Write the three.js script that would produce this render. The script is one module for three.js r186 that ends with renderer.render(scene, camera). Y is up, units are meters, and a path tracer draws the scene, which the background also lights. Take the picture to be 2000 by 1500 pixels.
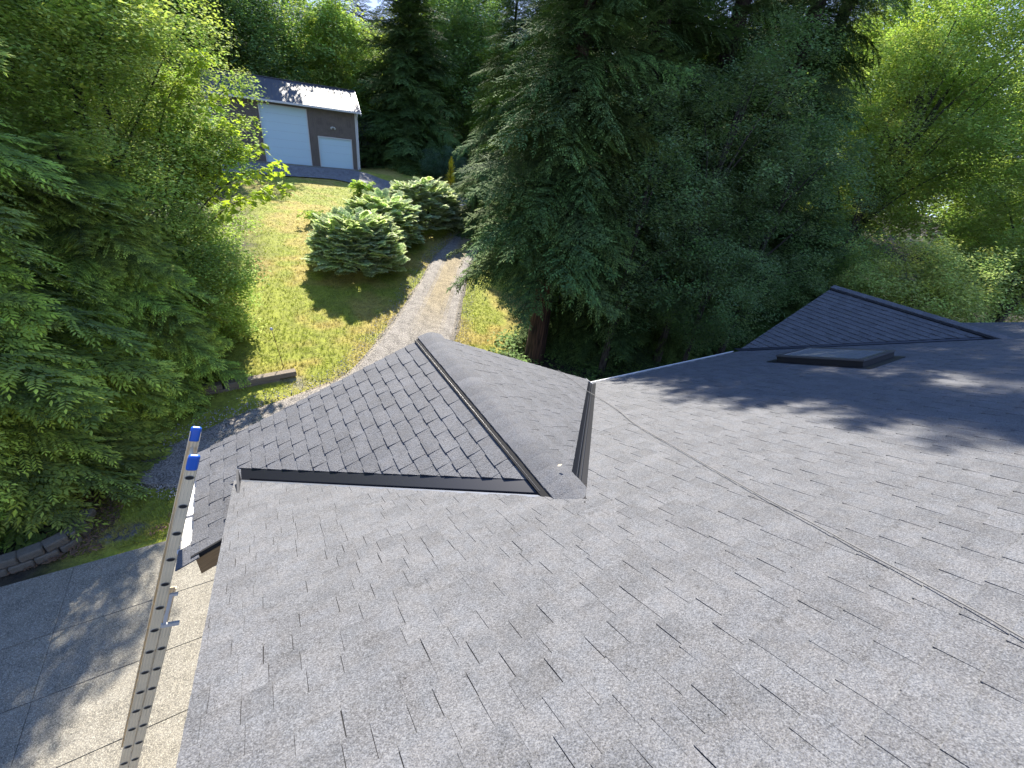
import * as THREE from 'three';
import { mergeGeometries } from 'three/addons/utils/BufferGeometryUtils.js';
import { RoundedBoxGeometry } from 'three/addons/geometries/RoundedBoxGeometry.js';

// ------------------------------------------------------------------ camera, sky, sun, exposure
const scene = new THREE.Scene();
const CAM_Y = 7.8;
const camera = new THREE.PerspectiveCamera(85.19, 4 / 3, 0.05, 600);
camera.rotation.order = 'YXZ';
camera.position.set(0, CAM_Y, 0);
camera.rotation.set(-0.52172, -0.59401, 0.1309);
scene.add(camera);

const R = Math.PI / 180;
const SUN_AZ = 15 * R, SUN_EL = 39.5 * R;                       // azimuth to the right of -z
const sunDir = new THREE.Vector3(Math.sin(SUN_AZ) * Math.cos(SUN_EL), Math.sin(SUN_EL), -Math.cos(SUN_AZ) * Math.cos(SUN_EL));
{
  const W = 256, H = 128, a = new Float32Array(W * H * 4);
  for (let j = 0; j < H; j++) for (let i = 0; i < W; i++) {
    const el = ((j + 0.5) / H - 0.5) * Math.PI, s = Math.max(0, Math.sin(el));
    const k = Math.pow(1 - s, 3.0), o = (j * W + i) * 4;
    a[o] = 0.095 + 0.30 * k; a[o + 1] = 0.165 + 0.31 * k; a[o + 2] = 0.37 + 0.28 * k; a[o + 3] = 1;
  }
  const t = new THREE.DataTexture(a, W, H, THREE.RGBAFormat, THREE.FloatType);
  t.mapping = THREE.EquirectangularReflectionMapping; t.magFilter = THREE.LinearFilter; t.needsUpdate = true;
  scene.background = t; scene.environment = t;
}
const sun = new THREE.DirectionalLight(new THREE.Color(1.0, 0.93, 0.82), 4.9);
sun.position.copy(sunDir).multiplyScalar(120);
sun.castShadow = true;
Object.assign(sun.shadow.camera, { left: -60, right: 60, top: 60, bottom: -60, near: 1, far: 300 });
sun.shadow.mapSize.set(4096, 4096);
scene.add(sun); scene.add(sun.target);
const renderer = new THREE.WebGLRenderer({ antialias: true });
renderer.toneMapping = THREE.LinearToneMapping;
renderer.toneMappingExposure = 3.5;
renderer.shadowMap.enabled = true;

// ------------------------------------------------------------------ helpers
function rng(seed) { let s = seed >>> 0; return () => { s = (s + 0x6D2B79F5) >>> 0; let t = s; t = Math.imul(t ^ (t >>> 15), t | 1); t ^= t + Math.imul(t ^ (t >>> 7), t | 61); return ((t ^ (t >>> 14)) >>> 0) / 4294967296; }; }
const usedNames = {};
function numbered(n) { const k = usedNames[n] = (usedNames[n] ?? -1) + 1; return k ? `${n}_${String(k).padStart(3, '0')}` : n; }
function tag(o, label, category, group) { o.userData.label = label; o.userData.category = category; if (group) o.userData.group = group; return o; }
function thing(name, label, category, pos = [0, 0, 0], group) { const g = new THREE.Group(); g.name = numbered(name); g.position.set(...pos); scene.add(g); return tag(g, label, category, group); }
function part(name, geo, mat, parent, label) { const m = new THREE.Mesh(geo, mat); m.name = name; m.castShadow = m.receiveShadow = true; parent.add(m); if (label) m.userData.label = label; return m; }
function struct(name, geo, mat) { const m = part(name, geo, mat, scene); m.name = numbered(name); m.userData.kind = 'structure'; return m; }
const lerp = (a, b, t) => a + (b - a) * t, clamp = (x, a, b) => Math.min(b, Math.max(a, x)), sstep = (a, b, x) => { const t = clamp((x - a) / (b - a), 0, 1); return t * t * (3 - 2 * t); };
const hash2 = (x, y, s) => { let h = Math.imul(x, 374761393) + Math.imul(y, 668265263) + Math.imul(s, 2147483647 ^ 0x5bd1e995); h = Math.imul(h ^ (h >>> 13), 1274126177); return ((h ^ (h >>> 16)) >>> 0) / 4294967296; };
function vnoise(x, y, s = 0, per = 0) {
  const xi = Math.floor(x), yi = Math.floor(y), fx = x - xi, fy = y - yi, u = fx * fx * (3 - 2 * fx), v = fy * fy * (3 - 2 * fy);
  const w = per ? (n => ((n % per) + per) % per) : (n => n);
  const a = hash2(w(xi), w(yi), s), b = hash2(w(xi + 1), w(yi), s), c = hash2(w(xi), w(yi + 1), s), d = hash2(w(xi + 1), w(yi + 1), s);
  return lerp(lerp(a, b, u), lerp(c, d, u), v);
}
function fbm(x, y, s = 0, oct = 4) { let f = 0, a = 0.5, n = 0; for (let i = 0; i < oct; i++) { f += a * vnoise(x, y, s + i); n += a; a *= 0.5; x *= 2.03; y *= 2.03; } return f / n; }
const toS = c => c <= 0.0031308 ? c * 12.92 : 1.055 * Math.pow(c, 1 / 2.4) - 0.055;
// texture from a function (u, v in texels) -> linear rgb, and grey height for bump
function makeTex(n, fn, colour = true) {
  const a = new Uint8Array(n * n * 4);
  for (let j = 0; j < n; j++) for (let i = 0; i < n; i++) {
    const c = fn(i, j), o = (j * n + i) * 4;
    if (colour) { a[o] = 255 * clamp(toS(c[0]), 0, 1); a[o + 1] = 255 * clamp(toS(c[1]), 0, 1); a[o + 2] = 255 * clamp(toS(c[2]), 0, 1); }
    else a[o] = a[o + 1] = a[o + 2] = 255 * clamp(c, 0, 1);
    a[o + 3] = 255;
  }
  const t = new THREE.DataTexture(a, n, n); t.wrapS = t.wrapT = THREE.RepeatWrapping; t.magFilter = THREE.LinearFilter; t.minFilter = THREE.LinearMipmapLinearFilter;
  if (colour) t.colorSpace = THREE.SRGBColorSpace;
  t.needsUpdate = true; return t;
}
const lin = (r, g, b) => new THREE.Color().setRGB(r, g, b);
const std = (o) => { o.color = (o.color || lin(1, 1, 1)).multiplyScalar(0.665); return new THREE.MeshStandardMaterial(o); };
// polygon soup builder
class Soup {
  constructor() { this.p = []; this.uv = []; this.c = []; }
  tri(a, b, c, ua = [0, 0], ub = [0, 0], uc = [0, 0], col) { this.p.push(...a, ...b, ...c); this.uv.push(...ua, ...ub, ...uc); if (col) for (let i = 0; i < 3; i++) this.c.push(...col); }
  quad(a, b, c, d, s = 1, col) { this.tri(a, b, c, [0, 0], [s, 0], [s, s], col); this.tri(a, c, d, [0, 0], [s, s], [0, s], col); }
  geo() {
    const g = new THREE.BufferGeometry();
    g.setAttribute('position', new THREE.Float32BufferAttribute(this.p, 3)); g.setAttribute('uv', new THREE.Float32BufferAttribute(this.uv, 2));
    if (this.c.length) g.setAttribute('color', new THREE.Float32BufferAttribute(this.c, 3));
    g.computeVertexNormals(); return g;
  }
}
function box(w, h, d, x, y, z, rx = 0, ry = 0, rz = 0) { const g = new THREE.BoxGeometry(w, h, d); if (rx) g.rotateX(rx); if (ry) g.rotateY(ry); if (rz) g.rotateZ(rz); g.translate(x, y, z); return g; }
function rbox(w, h, d, r, x = 0, y = 0, z = 0) { const g = new RoundedBoxGeometry(w, h, d, 2, r); g.translate(x, y, z); return g; }
// box whose axes are given: centre c, half-extent vectors
function obox(c, ax, ay, az, uvs = 1) {
  const s = new Soup(), P = (i, j, k) => [0, 1, 2].map(n => c[n] + ax[n] * i + ay[n] * j + az[n] * k);
  s.quad(P(-1, -1, 1), P(1, -1, 1), P(1, 1, 1), P(-1, 1, 1), uvs); s.quad(P(1, -1, -1), P(-1, -1, -1), P(-1, 1, -1), P(1, 1, -1), uvs);
  s.quad(P(-1, 1, 1), P(1, 1, 1), P(1, 1, -1), P(-1, 1, -1), uvs); s.quad(P(-1, -1, -1), P(1, -1, -1), P(1, -1, 1), P(-1, -1, 1), uvs);
  s.quad(P(1, -1, 1), P(1, -1, -1), P(1, 1, -1), P(1, 1, 1), uvs); s.quad(P(-1, -1, -1), P(-1, -1, 1), P(-1, 1, 1), P(-1, 1, -1), uvs);
  return s.geo();
}
// terrain height
function ground(x, z) {
  const s = (-z - 11.2) * 1.2, base = 0.122 * (s > 30 ? s : Math.log1p(Math.exp(s))) / 1.2;
  const pad = sstep(-40.5, -43.2, z) * (1 - sstep(-54, -58, z)) * sstep(-4, 0, x) * (1 - sstep(11, 14, x));
  return lerp(base, 3.95, pad) + (z < -58 ? (-z - 58) * 0.06 : 0);
}

// ------------------------------------------------------------------ textures and plain materials
const T = {};
T.granule = makeTex(1024, (i, j) => {
  const g = hash2(i, j, 1), h = vnoise(i / 3.2, j / 3.2, 2, 320), k = vnoise(i / 6.4, j / 6.4, 3, 160), l = vnoise(i / 128, j / 128, 4, 8);
  let v = 0.62 + 0.5 * (g - 0.5) + 0.55 * (h - 0.5) + 0.22 * (k - 0.5) + 0.14 * (l - 0.5);
  const bl = vnoise(i / 64, j / 51.2, 14, 16) * vnoise(i / 25.6, j / 25.6, 15, 40); if (bl > 0.42) v -= 0.10 * (bl - 0.42) / 0.3;
  if (h > 0.82) v += 0.2;
  const w = vnoise(i / 40, j / 40, 9, 25.6 | 0) - 0.5;
  return [v * (1 + 0.05 * w), v, v * (1.03 - 0.06 * w)];
});
T.granuleBump = makeTex(1024, (i, j) => 0.4 * hash2(i, j, 11) + 0.6 * vnoise(i / 4, j / 4, 2, 256), false);
T.concrete = makeTex(1024, (i, j) => {
  const a = vnoise(i / 6, j / 6, 21, 170), b = hash2(i >> 1, j >> 1, 22), c = vnoise(i / 128, j / 128, 23, 8), d = vnoise(i / 32, j / 32, 24, 32);
  let v = 0.62 + 0.7 * (a - 0.5) + 0.25 * (b - 0.5) + 0.16 * (c - 0.5) + 0.1 * (d - 0.5);
  if (a > 0.74) v += 0.22;
  return [v, v * (0.95 - 0.05 * (a - 0.5)), v * (0.83 - 0.12 * (a - 0.5))];
});
T.gravel = makeTex(1024, (i, j) => {
  const a = vnoise(i / 9, j / 9, 31, 113), b = vnoise(i / 4, j / 4, 32, 256), c = vnoise(i / 100, j / 100, 33, 10);
  const v = 0.55 + 0.8 * (a - 0.5) + 0.5 * (b - 0.5) + 0.25 * (c - 0.5);
  return [v, v * 0.97, v * 0.91];
});
T.rough = makeTex(512, (i, j) => 0.5 * vnoise(i / 8, j / 8, 41, 64) + 0.3 * vnoise(i / 3, j / 3, 42, 170) + 0.2 * hash2(i, j, 43), false);
T.bark = makeTex(512, (i, j) => { const v = 0.45 + 0.7 * (vnoise(i / 10, j / 60, 51, 51) - 0.5) + 0.5 * (vnoise(i / 4, j / 24, 52, 128) - 0.5); return [v, v * 0.93, v * 0.86]; });
T.wood = makeTex(512, (i, j) => { const v = 0.6 + 0.4 * (vnoise(i / 200, j / 5, 61, 102) - 0.5) + 0.2 * (vnoise(i / 40, j / 3, 62, 170) - 0.5); return [v, v * 0.9, v * 0.78]; });
T.wear = makeTex(512, (i, j) => { const v = 0.8 + 0.35 * (vnoise(i / 60, j / 60, 71, 8) - 0.5) + 0.2 * (vnoise(i / 9, j / 9, 72, 56) - 0.5) + 0.12 * (hash2(i, j, 73) - 0.5); return [v, v, v]; });
const rep = (t, x, y = x) => { const c = t.clone(); c.repeat.set(x, y); c.needsUpdate = true; return c; };
const M = {
  deck: std({ color: lin(0.010, 0.010, 0.012), roughness: 0.95 }),
  asphaltEdge: std({ color: lin(0.02, 0.02, 0.022), roughness: 0.9 }),
  flash: std({ color: lin(0.016, 0.018, 0.026), roughness: 0.33, metalness: 0.3 }),
  flashLight: std({ color: lin(0.16, 0.18, 0.23), roughness: 0.4, metalness: 0.7 }),
  vent: std({ color: lin(0.006, 0.006, 0.007), roughness: 0.95 }),
  white: std({ color: lin(0.95, 0.95, 0.93), roughness: 0.5, map: T.wear }),
  brown: std({ color: lin(0.16, 0.09, 0.05), roughness: 0.7, map: T.wood }),
  fascia: std({ color: lin(0.62, 0.41, 0.20), roughness: 0.7, map: T.wood }),
  wallPaint: std({ color: lin(0.45, 0.42, 0.36), roughness: 0.8, map: T.wear }),
  alu: std({ color: lin(1.26, 1.05, 0.70), roughness: 0.5, metalness: 0.1, map: T.wear, bumpMap: T.rough, bumpScale: 0.001 }),
  aluDark: std({ color: lin(0.30, 0.29, 0.26), roughness: 0.5, metalness: 0.4 }),
  hole: std({ color: lin(0.012, 0.012, 0.012), roughness: 0.8 }),
  blue: std({ color: lin(0.004, 0.13, 0.62), roughness: 0.42 }),
  rope: std({ color: lin(0.17, 0.168, 0.165), roughness: 0.8 }),
  concrete: std({ color: lin(0.44, 0.425, 0.39), map: T.concrete, bumpMap: T.rough, bumpScale: 0.004, roughness: 0.9 }),
  joint: std({ color: lin(0.06, 0.045, 0.035), roughness: 1 }),
  block: std({ color: lin(0.30, 0.28, 0.25), map: T.concrete, bumpMap: T.rough, bumpScale: 0.008, roughness: 0.95 }),
  gravel: std({ color: lin(0.50, 0.47, 0.44), map: T.gravel, bumpMap: T.rough, bumpScale: 0.02, roughness: 0.95 }),
  asphalt: std({ color: lin(0.34, 0.35, 0.37), map: T.gravel, roughness: 0.9 }),
  bark: std({ color: lin(0.11, 0.085, 0.065), map: T.bark, bumpMap: T.bark, bumpScale: 0.02, roughness: 0.95 }),
  barkRed: std({ color: lin(0.17, 0.095, 0.06), map: T.bark, bumpMap: T.bark, bumpScale: 0.02, roughness: 0.95 }),
  barkGrey: std({ color: lin(0.20, 0.19, 0.16), map: T.bark, bumpMap: T.bark, bumpScale: 0.01, roughness: 0.9 }),
};
const leafMat = (r, g, b, tr = 0.35) => !tr ? new THREE.MeshPhysicalMaterial({ color: lin(r, g, b), roughness: 0.85, vertexColors: true, side: THREE.DoubleSide, specularIntensity: 0.35 }) : new THREE.MeshPhysicalMaterial({ color: lin(r, g, b), roughness: 0.93, vertexColors: true, side: THREE.DoubleSide, transmission: tr, thickness: 0, specularIntensity: 0.5 });

// ------------------------------------------------------------------ the house roof
const m = 5 / 12, SL = Math.hypot(1, m), PEAK = 6.2;            // main plane: y = PEAK - m * u, u = -z
const G1 = { xr: 1.833, ua: 1.639, ur: 4.763, xl: -0.8625, xR: 4.771 }, G2 = { xr: 12.36, ua: 1.40, ur: 4.62, xl: 9.14, xR: 15.6 };
const XK = -0.523, XE = 15.65, UE = 4.582, UB = -3.2;          // main rake left / right, eave, ridge behind
const yMain = u => PEAK - m * u;
const FACE = {
  main: { o: [0, PEAK, 0], e: [1, 0, 0], d: [0, -m / SL, -1 / SL], n: [0, 1 / SL, -m / SL] },
  left: g => ({ o: [g.xr, yMain(g.ua), 0], e: [0, 0, -1], d: [-1 / SL, -m / SL, 0], n: [-m / SL, 1 / SL, 0] }),
  right: g => ({ o: [g.xr, yMain(g.ua), 0], e: [0, 0, -1], d: [1 / SL, -m / SL, 0], n: [m / SL, 1 / SL, 0] }),
};
const at = (f, s, t, h) => [0, 1, 2].map(i => f.o[i] + f.e[i] * s + f.d[i] * t + f.n[i] * h);
function clipPoly(poly, a, b, c) {                               // keep a*s + b*t <= c
  const out = [];
  for (let i = 0; i < poly.length; i++) {
    const p = poly[i], q = poly[(i + 1) % poly.length], fp = a * p[0] + b * p[1] - c, fq = a * q[0] + b * q[1] - c;
    if (fp <= 0) out.push(p);
    if (fp * fq < 0) { const k = fp / (fp - fq); out.push([lerp(p[0], q[0], k), lerp(p[1], q[1], k)]); }
  }
  return out;
}
const area2 = poly => { let a = 0; for (let i = 0; i < poly.length; i++) { const p = poly[i], q = poly[(i + 1) % poly.length]; a += p[0] * q[1] - q[0] * p[1]; } return Math.abs(a) / 2; };
function addTab(soup, f, poly, hgt, col, bands = []) {
  const det = f.e[0] * (f.d[1] * f.n[2] - f.d[2] * f.n[1]) - f.e[1] * (f.d[0] * f.n[2] - f.d[2] * f.n[0]) + f.e[2] * (f.d[0] * f.n[1] - f.d[1] * f.n[0]);
  let sgn = 0; for (let i = 0; i < poly.length; i++) { const p = poly[i], q = poly[(i + 1) % poly.length]; sgn += p[0] * q[1] - q[0] * p[1]; }
  if (sgn * det < 0) poly = poly.slice().reverse();
  const top = poly.map(([s, t]) => at(f, s, t, hgt(s, t))), bot = poly.map(([s, t]) => at(f, s, t, 0.0005)), uv = poly.map(([s, t]) => [s / 1.25, t / 1.25]);
  let from = -1e9;                                               // the tops, in strips of tone towards the lower edge
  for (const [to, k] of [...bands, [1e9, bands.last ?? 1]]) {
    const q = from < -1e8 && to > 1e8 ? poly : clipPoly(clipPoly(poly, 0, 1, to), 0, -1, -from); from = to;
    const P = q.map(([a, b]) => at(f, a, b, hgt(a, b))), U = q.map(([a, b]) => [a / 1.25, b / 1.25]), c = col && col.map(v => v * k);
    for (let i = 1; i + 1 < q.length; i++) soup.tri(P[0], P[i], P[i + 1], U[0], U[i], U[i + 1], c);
  }
  for (let i = 0; i < poly.length; i++) { const k = (i + 1) % poly.length; soup.tri(top[i], bot[i], bot[k], uv[i], uv[i], uv[k], col); soup.tri(top[i], bot[k], top[k], uv[i], uv[k], uv[k], col); }
}
const EXPO = 0.1429;
camera.updateMatrixWorld(); camera.updateProjectionMatrix();
function shows(p) {                                              // how large a tab of one size is in view
  const v = new THREE.Vector3(...p), d = v.distanceTo(camera.position), q = v.project(camera);
  return Math.abs(q.x) < 1.02 && Math.abs(q.y) < 1.02 && q.z < 1 ? d : 1e9;
}
const shingleMats = [0.88, 0.95, 1.0, 1.04, 0.98].map((k, i) => std({ color: lin(0.201 * k, 0.207 * k, 0.217 * k), map: T.granule, bumpMap: T.granuleBump, bumpScale: 0.004, roughness: 0.86 }));
const shingleField = std({ color: lin(0.201, 0.207, 0.217), map: T.granule, bumpMap: T.granuleBump, bumpScale: 0.004, roughness: 0.86, vertexColors: true });
function shingleFace(f, { s0, s1, t0, t1, clip, seed, most, name, parent, gapK = 1, thick = 1, jitK = 1 }) {
  const r = rng(seed), tabs = [];
  for (let j = 0; t1 - j * EXPO > t0; j++) {
    const tb = t1 - j * EXPO, tt = tb - EXPO - 0.02;
    let s = s0 - r() * 0.3;
    let tooth = r() < 0.5;
    while (s < s1) {
      const w = tooth ? 0.10 + 0.12 * r() : 0.09 + 0.11 * r(), gap = r() < 0.66 ? (0.0018 + 0.0024 * r()) * gapK : 0.0006;
      const jit = ((tooth ? 0.004 : -0.004) + 0.004 * (r() - 0.5)) * jitK, k = Math.floor(r() * 5), h1 = (tooth ? 0.0105 : 0.0065) * thick + 0.002 * r();
      let poly = [[s, tt], [s + w - gap, tt], [s + w - gap + 0.003 * (r() - 0.5), tb + jit], [s + 0.002 * (r() - 0.5), tb + jit + 0.002 * (r() - 0.5)]];
      const c = [s + w / 2, tb - EXPO / 2];
      poly = clip(poly, c);
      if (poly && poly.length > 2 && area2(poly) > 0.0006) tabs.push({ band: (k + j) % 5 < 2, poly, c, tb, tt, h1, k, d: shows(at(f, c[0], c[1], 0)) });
      s += w; tooth = !tooth;
    }
  }
  tabs.sort((a, b) => a.d - b.d);
  const field = new Soup(), tone = q => { const k = [0.88, 0.95, 1.0, 1.04, 0.98][q.k]; return [k, k, k]; };
  const bands = q => { const b = q.band ? [[q.tb - 0.05, 1], [q.tb - 0.034, 0.97], [q.tb - 0.018, 0.93]] : []; b.last = q.band ? 0.88 : 1; return b; };   // butt-edge shading put into the tone, as a printed darker granule band near the lower edge
  tabs.forEach((q, i) => {
    const hgt = (s, t) => lerp(0.002, q.h1 + 0.001, clamp((t - q.tt) / (q.tb - q.tt), 0, 1.1));
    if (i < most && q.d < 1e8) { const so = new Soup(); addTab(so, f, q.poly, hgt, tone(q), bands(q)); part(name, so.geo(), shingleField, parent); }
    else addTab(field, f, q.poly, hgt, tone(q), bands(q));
  });
  if (field.p.length) part('shingle_field', field.geo(), shingleField, parent).userData.kind = 'stuff';
}
function slab(f, poly, thickness, mat, name, parent) {           // flat sheet under the shingles
  const s = new Soup(), n = poly.length, top = poly.map(p => at(f, p[0], p[1], 0)), bot = poly.map(p => at(f, p[0], p[1], -thickness));
  const tr = THREE.ShapeUtils.triangulateShape(poly.map(p => new THREE.Vector2(...p)), []);
  for (const [a, b, c] of tr) { s.tri(top[a], top[b], top[c]); s.tri(bot[c], bot[b], bot[a]); }
  for (let i = 0; i < n; i++) { const k = (i + 1) % n; s.quad(top[i], bot[i], bot[k], top[k]); }
  return part(name, s.geo(), mat, parent);
}
const house = thing('house', 'house with a fresh grey shingle roof that fills the foreground', 'house');
const inG = (g, setL, setR) => (poly, c) => {                    // cut the main field along the valleys of a gable
  const left = c[0] < g.xr, set = left ? setL : setR, sg = left ? 1 : -1;   // in the main face: s = x, t = u * SL ; keep u - ua <= |x - xr| - set
  return left ? clipPoly(poly, 1, 1 / SL, g.xr + g.ua - set) : clipPoly(poly, -1, 1 / SL, g.ua - g.xr - set);
};
{
  const mainRoof = new THREE.Group(); mainRoof.name = 'main_roof'; house.add(mainRoof);
  const f = FACE.main, eps = 0.0;
  slab(f, [[XK + 0.01, UB * SL], [XE, UB * SL], [XE, (UE - 0.01) * SL], [G2.xr + (UE - 0.01 - G2.ua), (UE - 0.01) * SL], [G2.xr, G2.ua * SL], [G2.xr - (UE - 0.01 - G2.ua), (UE - 0.01) * SL],
    [G1.xr + (UE - 0.01 - G1.ua), (UE - 0.01) * SL], [G1.xr, G1.ua * SL], [XK + 0.01, (G1.ua + G1.xr - XK - 0.01) * SL]], 0.03, M.deck, 'roof_deck', mainRoof);
  const c1 = inG(G1, 0.055, 0.10), c2 = inG(G2, 0.05, 0.08);
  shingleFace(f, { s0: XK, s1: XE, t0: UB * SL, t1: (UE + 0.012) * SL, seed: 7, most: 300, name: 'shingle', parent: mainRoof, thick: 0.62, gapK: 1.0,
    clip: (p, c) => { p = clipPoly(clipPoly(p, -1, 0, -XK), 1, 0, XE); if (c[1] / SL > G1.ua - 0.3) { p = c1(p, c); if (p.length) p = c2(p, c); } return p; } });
  // far side of the main ridge behind the camera
  part('rear_slope', obox([(XK + XE) / 2, yMain(UB) - 2.0 * m, -UB + 2.0], [(XE - XK) / 2, 0, 0], [0, -m * 2.0, 2.0], [0, 0.012, 0.012 * m], 8), shingleField.clone(), mainRoof).material.vertexColors = false;
}
function gable(g, name, label0, seed, most, first) {
  const roof = new THREE.Group(); roof.name = name; house.add(roof);
  const L = FACE.left(g), Rr = FACE.right(g), nl = (g.xr - g.xl) * SL, nr = (g.xR - g.xr) * SL, rear = first ? 3.27 : 9;
  // left face in (s = u, t): ridge t = 0, valley: t/SL = u - ua
  const leftPoly = first ? [[g.ua, 0], [g.ur - 0.01, 0], [g.ur - 0.01, nl - 0.01], [3.28, nl - 0.01], [3.28, 1.75 * SL]] : [[g.ua, 0], [g.ur - 0.01, 0], [g.ur - 0.01, nl - 0.01]];
  slab(L, leftPoly, 0.025, M.deck, 'roof_deck', roof);
  slab(Rr, [[g.ua, 0], [g.ur - 0.01, 0], [g.ur - 0.01, nr - 0.01], [Math.min(g.ur - 0.02, g.ua + nr / SL), nr - 0.01]], 0.025, M.deck, 'roof_deck', roof);
  const vent = 0.135, sl = first ? 0.15 : 0.1;
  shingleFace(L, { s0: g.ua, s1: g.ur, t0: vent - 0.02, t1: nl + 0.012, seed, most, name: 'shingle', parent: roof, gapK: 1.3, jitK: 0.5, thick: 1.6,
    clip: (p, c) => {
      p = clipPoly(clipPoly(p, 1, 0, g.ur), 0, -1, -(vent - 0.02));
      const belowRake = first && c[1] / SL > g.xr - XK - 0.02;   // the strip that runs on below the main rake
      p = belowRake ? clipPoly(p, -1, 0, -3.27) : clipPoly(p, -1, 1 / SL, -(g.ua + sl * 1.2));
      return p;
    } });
  if (first) { const so = new Soup(); addTab(so, L, [[3.21, nl - 0.05], [3.42, nl - 0.05], [3.42, nl + 0.13], [3.21, nl + 0.145]], (a, b) => 0.013); part('shingle', so.geo(), shingleMats[1], roof); }
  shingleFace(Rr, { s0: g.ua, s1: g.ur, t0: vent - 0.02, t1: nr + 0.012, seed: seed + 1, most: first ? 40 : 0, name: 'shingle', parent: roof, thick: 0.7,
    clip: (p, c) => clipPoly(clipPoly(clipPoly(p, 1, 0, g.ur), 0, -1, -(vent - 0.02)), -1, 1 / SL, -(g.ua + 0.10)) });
  // ridge vent and ridge caps
  const yr = yMain(g.ua), cap = (u0, u1, w, k) => {
    const s = new Soup(), N = 14, prof = (a, lift) => [g.xr + a, yr + lift + 0.032 - m * (Math.sqrt(a * a + 0.0042) - 0.028), 0];
    const row = (u, lift) => Array.from({ length: N + 1 }, (_, i) => { const p = prof(lerp(-w, w, i / N), lift); p[2] = -u; return p; });
    const ks = [0, 0.3, 0.55, 0.8, 1], rows = ks.map(q => row(lerp(u0, u1, q), 0.008 * q + 0.003 * Math.sin(Math.PI * Math.min(1, q * 1.05)))), A = rows[0], B = rows[4], C = row(u1, -0.006);
    for (let q = 0; q < 4; q++) for (let i = 0; i < N; i++) {
      const v0 = lerp(u0, u1, ks[q]), v1 = lerp(u0, u1, ks[q + 1]), ua = [i * 0.025, v0], ub = [(i + 1) * 0.025, v0], uc = [(i + 1) * 0.025, v1], ud = [i * 0.025, v1], A1 = rows[q], B1 = rows[q + 1];
      s.tri(A1[i], A1[i + 1], B1[i + 1], ua, ub, uc); s.tri(A1[i], B1[i + 1], B1[i], ua, uc, ud);
    }
    for (let i = 0; i < N; i++) s.quad(B[i], B[i + 1], C[i + 1], C[i], 0.05);
    for (const i of [0, N]) { const dn = p => [p[0], p[1] - 0.012, p[2]]; s.quad(A[i], B[i], dn(B[i]), dn(A[i]), 0.05); }
    const geo = s.geo(); return geo;
  };
  const rr = rng(seed + 5), n = Math.round((g.ur + 0.02 - g.ua + 0.16) / 0.155);
  for (let i = 0; i < n; i++) { const u1 = g.ur + 0.02 - i * 0.155; part('ridge_cap', cap(u1 - 0.18, u1, 0.158 + 0.004 * rr(), i), shingleMats[Math.floor(rr() * 5)], roof); }
  for (const f of [L, Rr]) {
    const k = (g.ur + g.ua) / 2, hl = (g.ur - g.ua) / 2;
    part('ridge_vent', obox(at(f, k + 0.04, f === L ? 0.172 : 0.150, 0.013), f.e.map(v => v * (hl - 0.04)), f.d.map(v => v * (f === L ? 0.044 : 0.026)), f.n.map(v => v * 0.014)), M.vent, roof);
  }
  { const a = at(L, g.ua + 0.2, 0.200, 0.026), b = at(L, g.ur, 0.200, 0.026);                       // rounded nose of the vent
    const mid = a.map((v, i) => (v + b[i]) / 2), hl = (g.ur - g.ua - 0.2) / 2;
    const cyl = new THREE.CylinderGeometry(0.004, 0.004, hl * 2, 8); cyl.rotateX(Math.PI / 2); cyl.translate(...mid); part('vent_lip', cyl, M.flash, roof); }
  return { roof, L, Rr };
}
const g1 = gable(G1, 'front_gable_roof', '', 21, 300, true), g2 = gable(G2, 'far_gable_roof', '', 43, 60, false);
// valley metal: sheets lying on both faces, a rib along the middle
function valley(g, side, w1, w2, len0, len1, name, parent, light) {
  const f = side < 0 ? FACE.left(g) : FACE.right(g), P0 = [g.xr, yMain(g.ua), -g.ua], dirv = [side, -m, -1], D = k => P0.map((v, i) => v + dirv[i] * k);
  const onG = (k, w) => { const q = D(k); return [q[0] - side * 0, q[1], q[2]].map((v, i) => v + [0, 0, -1][i] * w); };       // shift along the gable course (away from the main face)
  const onM = (k, w) => D(k).map((v, i) => v + [side, 0, 0][i] * w);
  const up = (p, h, n) => p.map((v, i) => v + n[i] * h), s = new Soup(), n1 = f.n, n2 = FACE.main.n;
  s.quad(up(D(len0), 0.0015, n1), up(D(len1), 0.0015, n1), up(onG(len1, w1), 0.0015, n1), up(onG(len0, w1), 0.0015, n1), 3);
  s.quad(up(D(len0), 0.0015, n2), up(D(len1), 0.0015, n2), up(onM(len1, w2), 0.0015, n2), up(onM(len0, w2), 0.0015, n2), 3);
  part(name, s.geo(), M.flash, parent);
  if (!light) { const q = new Soup(); q.quad(up(onM(len0, 0.022), 0.004, n2), up(onM(len1, 0.022), 0.004, n2), up(onM(len1, w2), 0.004, n2), up(onM(len0, w2), 0.004, n2), 3); part('flashing_edge', q.geo(), M.flashLight, parent); }
  for (const off of light ? [-0.018, 0.018] : [0]) {
    const r = new Soup(), B = (k, a, h) => { const q = D(k); return [q[0] + side * (off + a) * 0.7, q[1] + h, q[2] + (off + a) * 0.7]; };
    const k0 = len0, k1 = len1 - (light ? 0.02 : 0.10);
    r.quad(B(k0, -0.006, -0.004), B(k1, -0.006, -0.004), B(k1, 0, 0.020), B(k0, 0, 0.020), 3); r.quad(B(k0, 0, 0.020), B(k1, 0, 0.020), B(k1, 0.006, -0.004), B(k0, 0.006, -0.004), 3);
    part('valley_rib', r.geo(), light ? M.flashLight : M.flash, parent);
  }
}
valley(G1, -1, 0.20, 0.075, 0.10, G1.xr - XK - 0.04, 'valley_flashing', g1.roof, false);
valley(G1, 1, 0.15, 0.15, 0.12, UE - G1.ua, 'valley_flashing', g1.roof, true);
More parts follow.
